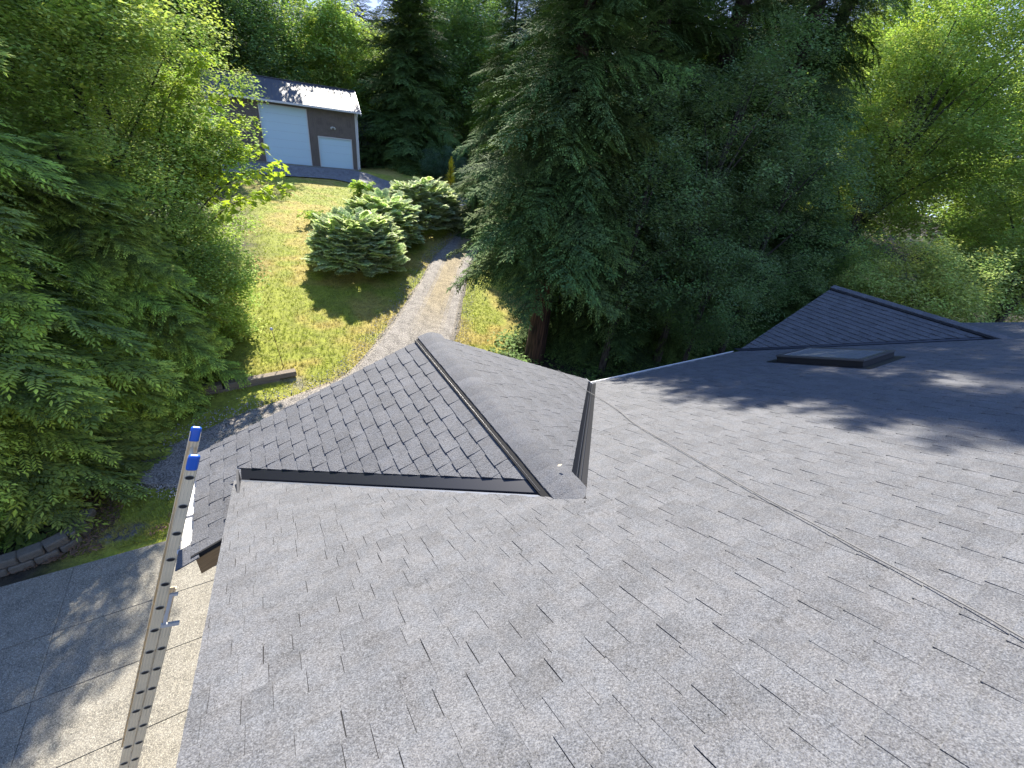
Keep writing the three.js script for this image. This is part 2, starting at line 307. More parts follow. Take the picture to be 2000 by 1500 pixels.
valley(G2, -1, 0.16, 0.08, 0.10, UE - G2.ua, 'valley_flashing', g2.roof, false);
valley(G2, 1, 0.15, 0.15, 0.10, UE - G2.ua, 'valley_flashing', g2.roof, false);
// edges: rake trim, fascia boards, gutters
{
  const yr = yMain(G1.ua), eaveY = yr - m * (G1.xr - G1.xl), uA = 3.27;
  const trim = new THREE.Group(); trim.name = 'roof_trim'; house.add(trim);
  const rakeBoard = (x0, y0, x1, y1, z, hgt, th, mat, name) => part(name, obox([(x0 + x1) / 2, (y0 + y1) / 2 - hgt / 2, z], [(x1 - x0) / 2, (y1 - y0) / 2, 0], [0, hgt / 2, 0], [0, 0, th / 2]), mat, trim);
  // rear end of the low strip beside the ladder: black drip edge over a brown board
  rakeBoard(G1.xl - 0.02, eaveY + 0.012, XK + 0.14, eaveY + 0.012 + m * (XK + 0.16 - G1.xl), -uA + 0.012, 0.045, 0.02, M.vent, 'drip_edge');
  rakeBoard(G1.xl + 0.01, eaveY - 0.028, XK + 0.14, eaveY - 0.028 + m * (XK + 0.13 - G1.xl), -uA + 0.006, 0.19, 0.035, M.fascia, 'rake_board');
  // gable end rake boards (front)
  for (const [g, x0, x1] of [[G1, G1.xl, G1.xR], [G2, G2.xl, G2.xR]]) for (const [a, sg] of [[x0, -1], [x1, 1]]) {
    const ya = yMain(g.ua) - m * Math.abs(a - g.xr);
    rakeBoard(Math.min(a, g.xr), (a < g.xr ? ya : yMain(g.ua)) - 0.03, Math.max(a, g.xr), (a < g.xr ? yMain(g.ua) : ya) - 0.03, -(g.ur - 0.02), 0.18, 0.03, M.brown, 'rake_board');
  }
  // main left rake: board along the slope, and the dark strip over the lower roof
  const f = FACE.main, rb = (u0, u1, h, mat, name, off, x) => part(name, obox(at(f, x, (u0 + u1) / 2 * SL, -off - h / 2), [0.012, 0, 0], f.d.map(v => v * (u1 - u0) / 2 * SL), f.n.map(v => v * h / 2)), mat, trim);
  rb(UB, G1.ua + G1.xr - XK - 0.02, 0.06, M.vent, 'drip_edge', 0.006, XK + 0.016);
  rb(UB, 3.3, 0.18, M.brown, 'rake_board', 0.06, XK + 0.04);
  part('wall_flashing', obox([XK + 0.055, eaveY + 0.21, -3.58], [0.01, 0, 0], [0, 0.12, 0], [0, 0, 0.32]), M.flash, trim);
  rb(UB, UE, 0.18, M.brown, 'rake_board', 0.035, XE - 0.03);
  // left gutter with brown drip line and white hangers
  const gut = (name, ax, c, len, yTop) => {};
  const gl = new THREE.Group(); gl.name = 'gutter'; house.add(gl);
  const gz0 = -G1.ur + 0.02, gz1 = -uA - 0.13, gzc = (gz0 + gz1) / 2, gzh = (gz1 - gz0) / 2, gx = G1.xl - 0.005;
  part('drip_line', box(0.014, 0.06, gzh * 2, gx + 0.006, eaveY - 0.03, gzc), M.brown, gl);
  part('gutter_trough', mergeGeometries([box(0.006, 0.11, gzh * 2, gx - 0.006, eaveY - 0.105, gzc), box(0.12, 0.006, gzh * 2, gx - 0.066, eaveY - 0.157, gzc), box(0.006, 0.11, gzh * 2, gx - 0.126, eaveY - 0.105, gzc), box(0.02, 0.012, gzh * 2, gx - 0.122, eaveY - 0.050, gzc), box(0.12, 0.1, 0.006, gx - 0.066, eaveY - 0.11, gz1)]), M.white, gl);
  for (const k of [0.12, 0.5, 0.88]) part('gutter_hanger', box(0.13, 0.008, 0.025, gx - 0.06, eaveY - 0.048, lerp(gz1, gz0, k)), M.white, gl);
  // main eave gutter between the gables: a thin white lip
  const ge = new THREE.Group(); ge.name = 'gutter'; house.add(ge);
  const ey = yMain(UE), x0 = G1.xR + 0.02, x1 = G2.xl - 0.02, xc = (x0 + x1) / 2, xh = x1 - x0, ez = -UE - 0.012;
  part('gutter_trough', mergeGeometries([box(xh, 0.085, 0.006, xc, ey - 0.085, ez), box(xh, 0.006, 0.11, xc, ey - 0.127, ez - 0.058), box(xh, 0.08, 0.006, xc, ey - 0.09, ez - 0.113), box(xh, 0.012, 0.02, xc, ey - 0.045, ez - 0.106)]), M.white, ge);
  const gr = new THREE.Group(); gr.name = 'gutter'; house.add(gr);
  part('gutter_trough', mergeGeometries([box(0.006, 0.1, 0.17, G1.xR + 0.02, ey - 0.04, -UE - 0.095), box(0.11, 0.006, 0.17, G1.xR + 0.07, ey - 0.09, -UE - 0.095)]), M.white, gr);
  // walls
  part('wall', mergeGeometries([box(XE - 0.5, 4.1, 0.2, (XE + 0.1) / 2, 2.05, -UE + 0.5), box(0.2, 4.2, 8.5, 0.0, 2.1, 0.3), box(0.2, 4.2, 8.5, XE - 0.5, 2.1, 0.3), box(XE - 0.5, 4.2, 0.2, (XE + 0.1) / 2, 2.1, 7.0),
    box(G1.xR - G1.xl - 0.9, 3.9, 0.2, (G1.xR + G1.xl) / 2, 1.95, -G1.ur + 0.28)]), M.wallPaint, house);
  const gw = new Soup(); for (const g of [G1, G2]) { const z = -g.ur + 0.2, y = yMain(g.ua) - 0.06; gw.tri([g.xl + 0.15, y - m * (g.xr - g.xl - 0.15), z], [g.xR - 0.15, y - m * (g.xR - g.xr - 0.15), z], [g.xr, y, z]); }
  part('gable_wall', gw.geo(), M.wallPaint, house);
  part('soffit', box(0.36, 0.02, 1.45, G1.xl + 0.19, eaveY - 0.20, -4.0), M.white, house);
}
// skylight on the far part of the main slope
{
  const t = thing('skylight', 'low dark-framed square skylight on the shaded roof before the far gable', 'skylight');
  const f = FACE.main, x0 = 8.13, x1 = 9.33, u0 = 2.12, u1 = 3.34, H = 0.135, c = (x0 + x1) / 2, k = (u0 + u1) / 2 * SL, hx = (x1 - x0) / 2, hk = (u1 - u0) / 2 * SL, w = 0.03;
  const B = (s, tt, hs, ht, h0, h1) => obox(at(f, s, tt, (h0 + h1) / 2), f.e.map(v => v * hs), f.d.map(v => v * ht), f.n.map(v => v * (h1 - h0) / 2));
  const dark = std({ color: lin(0.010, 0.009, 0.009), roughness: 0.7 }), rim = std({ color: lin(0.16, 0.16, 0.165), roughness: 0.35, metalness: 0.5 });
  part('curb', mergeGeometries([B(c, k - hk + w, hx, w, 0.004, H - 0.03), B(c, k + hk - w, hx, w, 0.004, H - 0.03), B(x0 + w, k, w, hk - 2 * w, 0.004, H - 0.03), B(x1 - w, k, w, hk - 2 * w, 0.004, H - 0.03)]), dark, t);
  const e = 0.012, v = 0.042;
  part('frame', mergeGeometries([B(c, k - hk - e + v, hx + e, v, H - 0.028, H), B(c, k + hk + e - v, hx + e, v, H - 0.028, H), B(x0 - e + v, k, v, hk + e - 2 * v, H - 0.028, H), B(x1 + e - v, k, v, hk + e - 2 * v, H - 0.028, H)]), rim, t);
  part('glass', B(c, k, hx - 0.07, hk - 0.07, H - 0.016, H - 0.008), new THREE.MeshPhysicalMaterial({ color: lin(0.22, 0.25, 0.25), roughness: 0.12, metalness: 0, clearcoat: 1, clearcoatRoughness: 0.05 }), t);
  part('flashing', mergeGeometries([B(c, k - hk - 0.07, hx + 0.1, 0.065, 0.012, 0.015), B(c, k + hk + 0.07, hx + 0.1, 0.065, 0.012, 0.015), B(x0 - 0.05, k, 0.045, hk, 0.012, 0.015), B(x1 + 0.05, k, 0.045, hk, 0.012, 0.015)]), std({ color: lin(0.03, 0.03, 0.03), roughness: 0.5, metalness: 0.5 }), t);
}
// safety rope lying on the roof
{
  const f = FACE.main, pm = (x, u, h = 0.024) => new THREE.Vector3(...at(f, x, u * SL, h)), fr = FACE.right(G1), pg = (x, u, h = 0.024) => new THREE.Vector3(...at(fr, u, (x - G1.xr) * SL, h));
  const pts = [pg(4.1, 4.77, 0.02), pg(4.12, 4.6), pg(4.14, 4.25, 0.03), pg(4.16, 4.05, 0.03), pm(4.13, 3.83, 0.03), pm(3.80, 3.1), pm(3.46, 2.5), pm(3.17, 1.8), pm(2.94, 1.25), pm(2.78, 0.85), pm(2.66, 0.51), pm(2.55, 0.22), pm(2.47, -0.01), pm(2.40, -0.2), pm(2.33, -0.36), pm(2.2, -0.8), pm(2.12, -1.3)];
  const g = new THREE.TubeGeometry(new THREE.CatmullRomCurve3(pts), 260, 0.0042, 7);
  tag(part('rope', g, M.rope, scene), 'pale safety rope lying slack across the grey shingles from valley to lower right', 'rope');
}

// ------------------------------------------------------------------ ladder against the left eave
{
  const t = thing('ladder', 'aluminium extension ladder with blue padded tips leaning on the left eave', 'ladder');
  const P0 = new THREE.Vector3(-0.742, 5.113, -3.444), d = new THREE.Vector3(-0.355, -0.938, -0.0).normalize(), nr = new THREE.Vector3(0.938, -0.355, 0).normalize(), zz = new THREE.Vector3(0, 0, 1);
  const pos = (i, a, b) => P0.clone().addScaledVector(d, i * 0.3048).addScaledVector(nr, a).addScaledVector(zz, b).toArray();
  const ob = (i0, i1, a, b, ha, hb) => obox(pos((i0 + i1) / 2, a, b), d.clone().multiplyScalar((i1 - i0) * 0.1524).toArray(), nr.clone().multiplyScalar(ha).toArray(), [0, 0, hb], 3);
  const W = 0.41, D = 0.037;
  const rail = (i0, i1, a, b, inward) => mergeGeometries([ob(i0, i1, a, b, D, 0.0025), ob(i0, i1, a - D - 0.001, b - inward * 0.012, 0.0025, 0.0145), ob(i0, i1, a + D + 0.001, b - inward * 0.012, 0.0025, 0.0145)]);
  const top = -0.62, botF = 14.45, topB = 5.75, botB = 17.75, off = 0.088;
  part('side_rail', rail(top, botF, 0, 0, 1), M.alu, t, 'near rail of the upper section'); part('side_rail', rail(top, botF, 0, -W, -1), M.alu, t);
  part('side_rail', rail(topB, botB, off, 0, 1), M.alu, t); part('side_rail', rail(topB, botB, off, -W, -1), M.alu, t);
  const rung = (i, a) => { const c = new THREE.CylinderGeometry(0.016, 0.016, W - 0.01, 10); c.rotateX(Math.PI / 2); c.translate(...pos(i, a, -W / 2)); return c; };
  const end = (i, a) => { const c = new THREE.CylinderGeometry(0.024, 0.024, 0.007, 16, 1, false); c.rotateX(Math.PI / 2); c.scale(1.15, 0.8, 1); c.rotateZ(-0.36); c.translate(...pos(i, a, 0.003)); return c; };
  const lip = (i, a) => { const c = new THREE.TorusGeometry(0.0255, 0.0035, 6, 18); c.scale(1.15, 0.8, 1); c.rotateZ(-0.36); c.translate(...pos(i, a, 0.004)); return c; };
  for (let i = 0; i < 15; i++) { if (i > botF) break; const r = part('rung', rung(i, 0), M.alu, t); part('rung_end', end(i, 0), M.hole, r); part('rung_collar', lip(i, 0), M.aluDark, r); }
  for (let i = 7; i < 18; i++) { const r = part('rung', rung(i - 0.06, off), M.alu, t); part('rung_end', end(i - 0.06, off), M.hole, r); part('rung_collar', lip(i - 0.06, off), M.aluDark, r); }
  for (const b of [0, -W]) {                                    // blue tips: a sleeve with a rounded cap
    const g = rbox(0.15, 0.082, 0.05, 0.022);
    const mtx = new THREE.Matrix4().makeBasis(d.clone().negate(), nr, new THREE.Vector3().crossVectors(d.clone().negate(), nr)); g.applyMatrix4(mtx); g.translate(...pos(top + 0.12, 0, b));
    part('tip_cover', g, M.blue, t);
  }
  const cream = std({ color: lin(0.7, 0.7, 0.68), roughness: 0.5 });
  part('guide_bracket', mergeGeometries([ob(5.72, 5.86, off + 0.02, 0.012, 0.07, 0.012), ob(4.45, 5.78, off - 0.025, 0.008, 0.014, 0.006), ob(4.40, 4.50, off - 0.005, 0.012, 0.03, 0.008)]), cream, t);
  part('ladder_foot', mergeGeometries([ob(17.6, 17.9, off, 0, 0.05, 0.02), ob(17.6, 17.9, off, -W, 0.05, 0.02)]), M.hole, t);
}

// ------------------------------------------------------------------ ground, drive, lane, slabs
const pathPts = (list, n) => new THREE.CatmullRomCurve3(list.map(([x, z]) => new THREE.Vector3(x, 0, z))).getSpacedPoints(n);
const gravelL = [[-3.7, -10.9], [-3.0, -11.3], [-2.3, -11.7], [-1.4, -12.2], [0.4, -12.8], [1.8, -13.3], [3.2, -14.9], [5.1, -17.5], [7.45, -21.0], [9.2, -23.7], [11.6, -26.6], [13.6, -29.8], [15.9, -33.2]];
const gravelR = [[-2.9, -9.9], [-2.2, -9.5], [-1.6, -9.3], [-0.6, -9.5], [1.0, -10.2], [3.6, -11.2], [5.4, -12.6], [6.75, -14.3], [8.31, -17.1], [9.5, -19.2], [10.6, -21.2], [13.2, -24.9], [15.5, -27.6], [18.3, -31.2]];
const NG = 90, gL = pathPts(gravelL, NG), gR = pathPts(gravelR, NG);
function distToPath(x, z) {                                       // rough signed membership: 0 at edge lines, >0 inside
  let best = -1e9;
  for (let i = 0; i <= NG; i += 1) { const a = gL[i], b = gR[i], mx = (a.x + b.x) / 2, mz = (a.z + b.z) / 2, w = Math.hypot(a.x - b.x, a.z - b.z) / 2, dd = w - Math.hypot(x - mx, z - mz); if (dd > best) best = dd; }
  return best;
}
{
  // one sheet, finer where it is seen
  const xs = [], zs = []; for (let x = -130; x < -14; x += 8) xs.push(x); for (let x = -14; x < 32; x += 0.5) xs.push(x); for (let x = 32; x <= 150; x += 8) xs.push(x);
  for (let z = -180; z < -62; z += 8) zs.push(z); for (let z = -62; z < 0; z += 0.5) zs.push(z); for (let z = 0; z <= 60; z += 6) zs.push(z);
  const pos = [], uv = [], idx = [];
  for (const z of zs) for (const x of xs) { const flat = x > -9 && x < 17 && z > -9.5 && z < 9; pos.push(x, (flat ? -0.03 : ground(x, z) + (Math.abs(x) < 40 && z > -62 && z < -9.5 ? 0.07 * (fbm(x * 0.5, z * 0.5, 5, 2) - 0.5) - 0.0 : 0)) , z); uv.push((x + 30) / 80, (z + 72) / 80); }
  const nx = xs.length; for (let j = 0; j + 1 < zs.length; j++) for (let i = 0; i + 1 < nx; i++) { const a = j * nx + i; idx.push(a, a + nx, a + 1, a + 1, a + nx, a + nx + 1); }
  const g = new THREE.BufferGeometry(); g.setAttribute('position', new THREE.Float32BufferAttribute(pos, 3)); g.setAttribute('uv', new THREE.Float32BufferAttribute(uv, 2)); g.setIndex(idx); g.computeVertexNormals();
  const n = 2048, map = makeTex(n, (i, j) => {
    const x = i / n * 80 - 30, z = j / n * 80 - 72;
    const a = fbm(x * 0.35, z * 0.35, 101, 3), b = vnoise(x * 6, z * 6, 102), c = hash2(i, j, 103), e = vnoise(x * 1.6, z * 1.6, 104);
    const dry = sstep(0.42, 0.66, a * 0.72 + e * 0.28 + 0.08 * (vnoise(x * 0.12, z * 0.2, 7) - 0.5));
    const k = 0.85 + 0.4 * (b - 0.5) + 0.5 * (c - 0.5);
    let col = [lerp(0.37, 0.52, dry) * k, lerp(0.41, 0.42, dry) * k, lerp(0.040, 0.09, dry) * k];
    const lawnX = x > lerp(-1.5, 1, sstep(-14, -26, z)) - 2.0 + 1.2 * (e - 0.5) && x < 12 + (-z - 14) * 0.5;
    const pastWall = z > -13.6;
    const near = sstep(-13.9, -13.2, z) ;
    if (near > 0) { const gr = 0.62 + 0.6 * (b - 0.5) + 0.5 * (c - 0.5), mix = clamp(sstep(0.5, 0.62, e * 0.5 + a * 0.5) * near, 0, 1); col = [lerp(col[0], 0.36 * gr, mix), lerp(col[1], 0.34 * gr, mix), lerp(col[2], 0.31 * gr, mix)]; }
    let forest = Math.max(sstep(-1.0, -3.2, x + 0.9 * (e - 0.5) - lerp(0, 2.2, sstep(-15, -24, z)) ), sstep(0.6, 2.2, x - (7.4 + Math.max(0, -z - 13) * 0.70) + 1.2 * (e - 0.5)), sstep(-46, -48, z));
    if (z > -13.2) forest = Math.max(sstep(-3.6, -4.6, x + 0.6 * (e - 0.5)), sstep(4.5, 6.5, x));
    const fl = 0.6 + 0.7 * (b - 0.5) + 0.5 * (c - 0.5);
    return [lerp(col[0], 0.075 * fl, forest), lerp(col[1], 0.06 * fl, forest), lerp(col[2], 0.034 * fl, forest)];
  });
  map.wrapS = map.wrapT = THREE.ClampToEdgeWrapping;
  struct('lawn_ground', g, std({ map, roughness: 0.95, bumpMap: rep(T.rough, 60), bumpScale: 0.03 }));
  // gravel drive draped on it
  const s = new Soup(), K = 16, P = (i, k) => { const a = gL[i], b = gR[i], t = k / K, e = (k === 0 || k === K) ? 0.6 * (vnoise(i * 0.45, k * 3, 77) - 0.5) : 0, x = lerp(a.x, b.x, t + e / 3), z = lerp(a.z, b.z, t + e / 3); return [x, ground(x, z) + lerp(-0.05, 0.075, Math.min(1, 8 * Math.min(t, 1 - t))), z]; };
  for (let i = 0; i < NG; i++) for (let k = 0; k < K; k++) { const a = P(i, k), b = P(i, k + 1), c = P(i + 1, k + 1), dd = P(i + 1, k); const U = q => [q[0] / 2.2, q[2] / 2.2]; const kk = (k + 0.5) / K, mid = sstep(26, 44, i) * sstep(0.24, 0.06, Math.abs(kk - 0.52) - 0.05 * vnoise(i * 0.7, 3, 5)), ed = sstep(0.36, 0.5, Math.abs(kk - 0.5)), w = Math.max(0.62 * mid, 0.6 * ed), tint = [lerp(1, 1.15, w), lerp(1, 0.95, w), lerp(1, 0.42, w)]; s.tri(a, b, c, U(a), U(b), U(c), tint); s.tri(a, c, dd, U(a), U(c), U(dd), tint); }
  struct('gravel_drive', s.geo(), (() => { const g2 = M.gravel.clone(); g2.vertexColors = true; return g2; })());
  // asphalt lane before the shed
  const aT = pathPts([[-3, -43.6], [3.9, -43.3], [6.2, -43.1], [9.1, -42.8], [11.3, -40.4], [13.6, -37.9], [17.3, -36.0], [22, -35]], 50), aB = pathPts([[-3, -39.8], [3.4, -39.7], [5.3, -39.75], [7.2, -39.5], [9.4, -36.9], [12, -34.4], [17, -32.2], [22, -30.5]], 50);
  const q = new Soup(), Q = (i, k) => { const x = lerp(aT[i].x, aB[i].x, k / 6), z = lerp(aT[i].z, aB[i].z, k / 6); return [x, ground(x, z) + 0.09, z]; };
  for (let i = 0; i < 50; i++) for (let k = 0; k < 6; k++) { const a = Q(i, k), b = Q(i, k + 1), c = Q(i + 1, k + 1), dd = Q(i + 1, k), U = p => [p[0] / 2, p[2] / 2]; q.tri(a, b, c, U(a), U(b), U(c)); q.tri(a, c, dd, U(a), U(c), U(dd)); }
  struct('asphalt_lane', q.geo(), M.asphalt);
}
{
  const dw = new THREE.Group(); dw.name = 'concrete_driveway'; dw.userData.kind = 'structure'; scene.add(dw);
  const cols = [[-15.4, -11.6], [-11.6, -7.7], [-7.7, -3.83], [-3.83, -0.11]];
  for (const [x0, x1] of cols) for (let r = 0; r < 11; r++) {
    const z1 = -7.85 + (r + 1) * 1.105 - 0.01 + 0.005, last = x1 > -1;
    let z0 = -7.85 + r * 1.105; if (r === 0) z0 = -8.12;
    const g = 0.006, sh = new THREE.Shape(), bow = last && r === 0 ? -0.62 : 0;
    sh.moveTo(x0 + g, -(z1 - g)); sh.lineTo(x1 - g, -(z1 - g)); sh.lineTo(x1 - g, -(z0 + g + bow)); if (bow) sh.lineTo(-1.8, -(z0 + bow * 0.9)), sh.lineTo(-2.4, -(z0 + 0.0)); sh.lineTo(x0 + g, -(z0 + g));
    const ge = new THREE.ExtrudeGeometry(sh, { depth: 0.05, bevelEnabled: true, bevelSize: 0.004, bevelThickness: 0.004, bevelSegments: 1 }); ge.rotateX(-Math.PI / 2); ge.translate(0, -0.052, 0);
    const p = ge.attributes.position, uv = ge.attributes.uv; for (let i = 0; i < p.count; i++) uv.setXY(i, p.getX(i) / 1.3 + r * 0.37, p.getZ(i) / 1.3);
    part('slab', ge, M.concrete, dw);
  }
  const jb = box(15.3, 0.02, 12.5, -7.76, -0.035, -1.7); part('joint_bed', jb, M.joint, dw);
}

// ------------------------------------------------------------------ the shed on the slope
{
  const t = thing('shed', 'brown metal shed with two white roller doors at the top of the lawn', 'shed', [9.955, 3.95, -44.239]); t.rotation.y = -0.113;
  const W = 10.9, E0 = 4.535, DP = 7.3, RISE = 1.6, OV = 0.45;
  const brown = std({ color: lin(0.23, 0.182, 0.155), roughness: 0.6, map: T.wear }), roofM = std({ color: lin(0.115, 0.12, 0.14), roughness: 0.65 }), door = std({ color: lin(0.72, 0.94, 1.03), roughness: 0.55 }), trim = M.white;
  const doors = [[-3.275, -0.52, 2.40], [-7.484, -3.937, 4.26]];
  // front wall with openings: pieces round the doors, each with its ribs
  const wallBits = [], ribs = [];
  const piece = (a0, a1, y0, y1) => { wallBits.push(box(a1 - a0, y1 - y0, 0.06, (a0 + a1) / 2, (y0 + y1) / 2, -0.03)); for (let a = Math.ceil(a0 / 0.23) * 0.23; a < a1; a += 0.23) ribs.push(box(0.045, y1 - y0, 0.03, a, (y0 + y1) / 2, 0.014)); };
  piece(-0.52, 0, 0, E0); piece(-3.275, -0.52, 2.40, E0); piece(-3.937, -3.275, 0, E0); piece(-7.484, -3.937, 4.26, E0); piece(-W, -7.484, 0, E0);
  const side = (a, s) => { wallBits.push(box(0.06, E0, DP, a, E0 / 2, -DP / 2 - 0.06)); for (let z = -0.3; z > -DP; z -= 0.23) ribs.push(box(0.03, E0, 0.045, a + s * 0.045, E0 / 2, z)); };
  side(-0.03, 1); side(-W + 0.03, -1); wallBits.push(box(W, E0, 0.06, -W / 2, E0 / 2, -DP - 0.1));
  const gs = new Soup(); for (const a of [0, -W]) gs.tri([a, E0, -0.05], [a, E0, -DP], [a, E0 + RISE - 0.12, -DP / 2]);
  part('wall', mergeGeometries([...wallBits, gs.geo()].map(g => { const q = g.index ? g.toNonIndexed() : g; return q; })), brown, t);
  part('siding_rib', mergeGeometries(ribs), brown, t).userData.kind = 'stuff';
  // roof: two sheets with standing ribs
  const half = DP / 2 + OV, sl = RISE + OV * RISE / (DP / 2), len = Math.hypot(half, sl), roofBits = [], roofRibs = [];
  for (const s of [1, -1]) {
    const cz = -DP / 2 + s * half / 2, cy = E0 + RISE - sl / 2 + 0.06, tilt = s * Math.atan2(sl, half);
    const pn = part('roof_sheet', (() => { const g = box(W + 0.75, 0.04, len, 0, 0, 0); g.rotateX(tilt); g.translate(-W / 2 + 0.0, cy, cz); return g; })(), roofM, t);
    for (let a = -W - 0.3; a < 0.35; a += 0.3) { const g = box(0.04, 0.035, len, 0, 0.036, 0); g.rotateX(tilt); g.translate(a, cy, cz); roofRibs.push(g); }
  }
  part('roof_rib', mergeGeometries(roofRibs), roofM, t).userData.kind = 'stuff';
  part('ridge_cap', box(W + 0.78, 0.05, 0.34, -W / 2, E0 + RISE + 0.10, -DP / 2), roofM, t);
  for (const s of [1, -1]) { const g = box(0.05, 0.17, len, 0, 0, 0); g.rotateX(s * Math.atan2(sl, half)); g.translate(0.36, E0 + RISE - sl / 2 + 0.02, -DP / 2 + s * half / 2); part('barge_board', g, trim, t); }
  part('gutter', mergeGeometries([box(W + 0.7, 0.12, 0.012, -W / 2, E0 - 0.06, OV + 0.11), box(W + 0.7, 0.012, 0.11, -W / 2, E0 - 0.12, OV + 0.055), box(W + 0.7, 0.16, 0.02, -W / 2, E0 - 0.06, OV - 0.02)]), trim, t);
  part('soffit', box(W + 0.7, 0.02, OV, -W / 2, E0 - 0.02, OV / 2 - 0.02), trim, t);
  part('corner_trim', box(0.16, E0 - 0.12, 0.02, -0.08, E0 / 2 - 0.05, 0.042), trim, t); part('corner_trim', box(0.16, E0 - 0.12, 0.02, -W + 0.08, E0 / 2 - 0.05, 0.042), trim, t);
  const dsp = a => { const c = new THREE.CatmullRomCurve3([[a, E0 - 0.12, OV + 0.05], [a, E0 - 0.3, OV], [a, E0 - 0.55, 0.13], [a, E0 - 0.75, 0.1], [a, 0.35, 0.1], [a, 0.18, 0.16], [a, 0.1, 0.55]].map(p => new THREE.Vector3(...p)), false, 'catmullrom', 0.1); return new THREE.TubeGeometry(c, 50, 0.055, 8); };
  part('downspout', dsp(0.02), trim, t); part('downspout', dsp(-W - 0.02), trim, t);
  for (const [a0, a1, h] of doors) {
    const d = new THREE.Group(); d.name = 'door'; t.add(d); const n = Math.round(h / 0.6), ph = h / n;
    for (let i = 0; i < n; i++) part('door_panel', rbox(a1 - a0 - 0.1, ph - 0.005, 0.04, 0.004, (a0 + a1) / 2, ph * (i + 0.5), -0.08), door, d);
    part('door_frame', mergeGeometries([box(0.07, h, 0.1, a0 + 0.035, h / 2, -0.02), box(0.07, h, 0.1, a1 - 0.035, h / 2, -0.02), box(a1 - a0, 0.07, 0.1, (a0 + a1) / 2, h - 0.035 + 0.004, -0.019)]), trim, d);
  }
  const lamp = new THREE.Group(); lamp.name = 'wall_lamp'; t.add(lamp);
  part('lamp_base', box(0.12, 0.1, 0.05, -2.0, 3.18, 0.05), trim, lamp);
  for (const s of [-1, 1]) { const c = new THREE.CylinderGeometry(0.05, 0.085, 0.17, 12); c.rotateX(-0.9); c.rotateZ(s * 0.5); c.translate(-2.0 + s * 0.13, 3.12, 0.14); part('lamp_head', c, trim, lamp); }
  part('threshold', box(W - 0.2, 0.05, 0.5, -W / 2, 0.02, 0.3), M.concrete, t);
}

// ------------------------------------------------------------------ plants: sprays, leaf clusters, crowns
// flat conifer spray, unit length along +x, y up
function sprayGeo(seed, { nB = 14, W = 0.42, droop = 0.25, leaf = 0.085, step = 0.03, wid = 0.24, ang = 0.95, base = [1, 1, 1], tip = [1.9, 1.75, 1.2], lift = 0, ragged = 0.35, hang = 0.25, fluff = 0.25 }) {
  const r = rng(seed), s = new Soup();
  const ax = t => [t, lift * t - droop * t * t, 0];
  const leafAt = (p, dx, dy, dz, L, w, col) => {                  // a narrow folded blade from p
    let lx = dz, lz = -dx; const n = Math.hypot(lx, lz) || 1; lx /= n; lz /= n; const ty = (r() - 0.5) * 0.8;
    const mid = [p[0] + dx * L * 0.45, p[1] + dy * L * 0.45 + 0.12 * L, p[2] + dz * L * 0.45], e = [p[0] + dx * L, p[1] + dy * L, p[2] + dz * L];
    const a = [mid[0] + lx * w * L, mid[1] + ty * w * L - 0.05 * L, mid[2] + lz * w * L], b = [mid[0] - lx * w * L, mid[1] - ty * w * L - 0.05 * L, mid[2] - lz * w * L];
    s.tri(p, a, e, undefined, undefined, undefined, col); s.tri(p, e, b, undefined, undefined, undefined, col);
  };
  for (let i = 0; i < nB; i++) for (const sd of [-1, 1]) {
    const t = 0.06 + 0.94 * (i + 0.5 * r()) / nB, p0 = ax(t), prof = Math.pow(1 - t, 0.75) * Math.min(1, 0.45 + 2.2 * t) + 0.10, L = W * prof * (1 - ragged * r()), a = ang - 0.35 * t + 0.25 * (r() - 0.5);
    const dx = Math.cos(a), dz = sd * Math.sin(a), up = fluff * (r() - 0.5), n = Math.max(3, Math.round(L / step));
    for (let k = 0; k < n; k++) {
      const v = (k + 0.6) / n, q = [p0[0] + dx * L * v, p0[1] + up * L * v - hang * L * v * v, p0[2] + dz * L * v];
      const mixT = clamp(0.25 * t + 0.8 * v * v + 0.25 * (r() - 0.4), 0, 1), kk = 0.7 + 0.6 * r(), col = base.map((b, j) => lerp(b, tip[j], mixT) * kk);
      const ll = leaf * (0.7 + 0.6 * r()) * (1 - 0.3 * v), dy = up - 2 * hang * v - 0.25 * r();
      for (const s2 of k === n - 1 ? [0] : [-1, 1]) { const b = Math.atan2(dz, dx) + s2 * (0.65 + 0.3 * r()); leafAt(q, Math.cos(b), dy * 0.6, Math.sin(b), ll, wid, col); }
    }
  }
  for (let k = 0; k < 3; k++) { const t = 0.9 + 0.05 * k; leafAt(ax(t), 0.95, -0.3, (r() - 0.5) * 0.7, leaf, wid, tip); }
  const A = ax(0), B = ax(0.5), C = ax(1), w = 0.012, dk = [0.5, 0.42, 0.3];
  s.tri([A[0], A[1], -w], [A[0], A[1], w], [B[0], B[1], w * 0.6], undefined, undefined, undefined, dk); s.tri([A[0], A[1], -w], [B[0], B[1], w * 0.6], [B[0], B[1], -w * 0.6], undefined, undefined, undefined, dk); s.tri([B[0], B[1], -w * 0.6], [B[0], B[1], w * 0.6], C, undefined, undefined, undefined, dk);
  return s.geo();
}
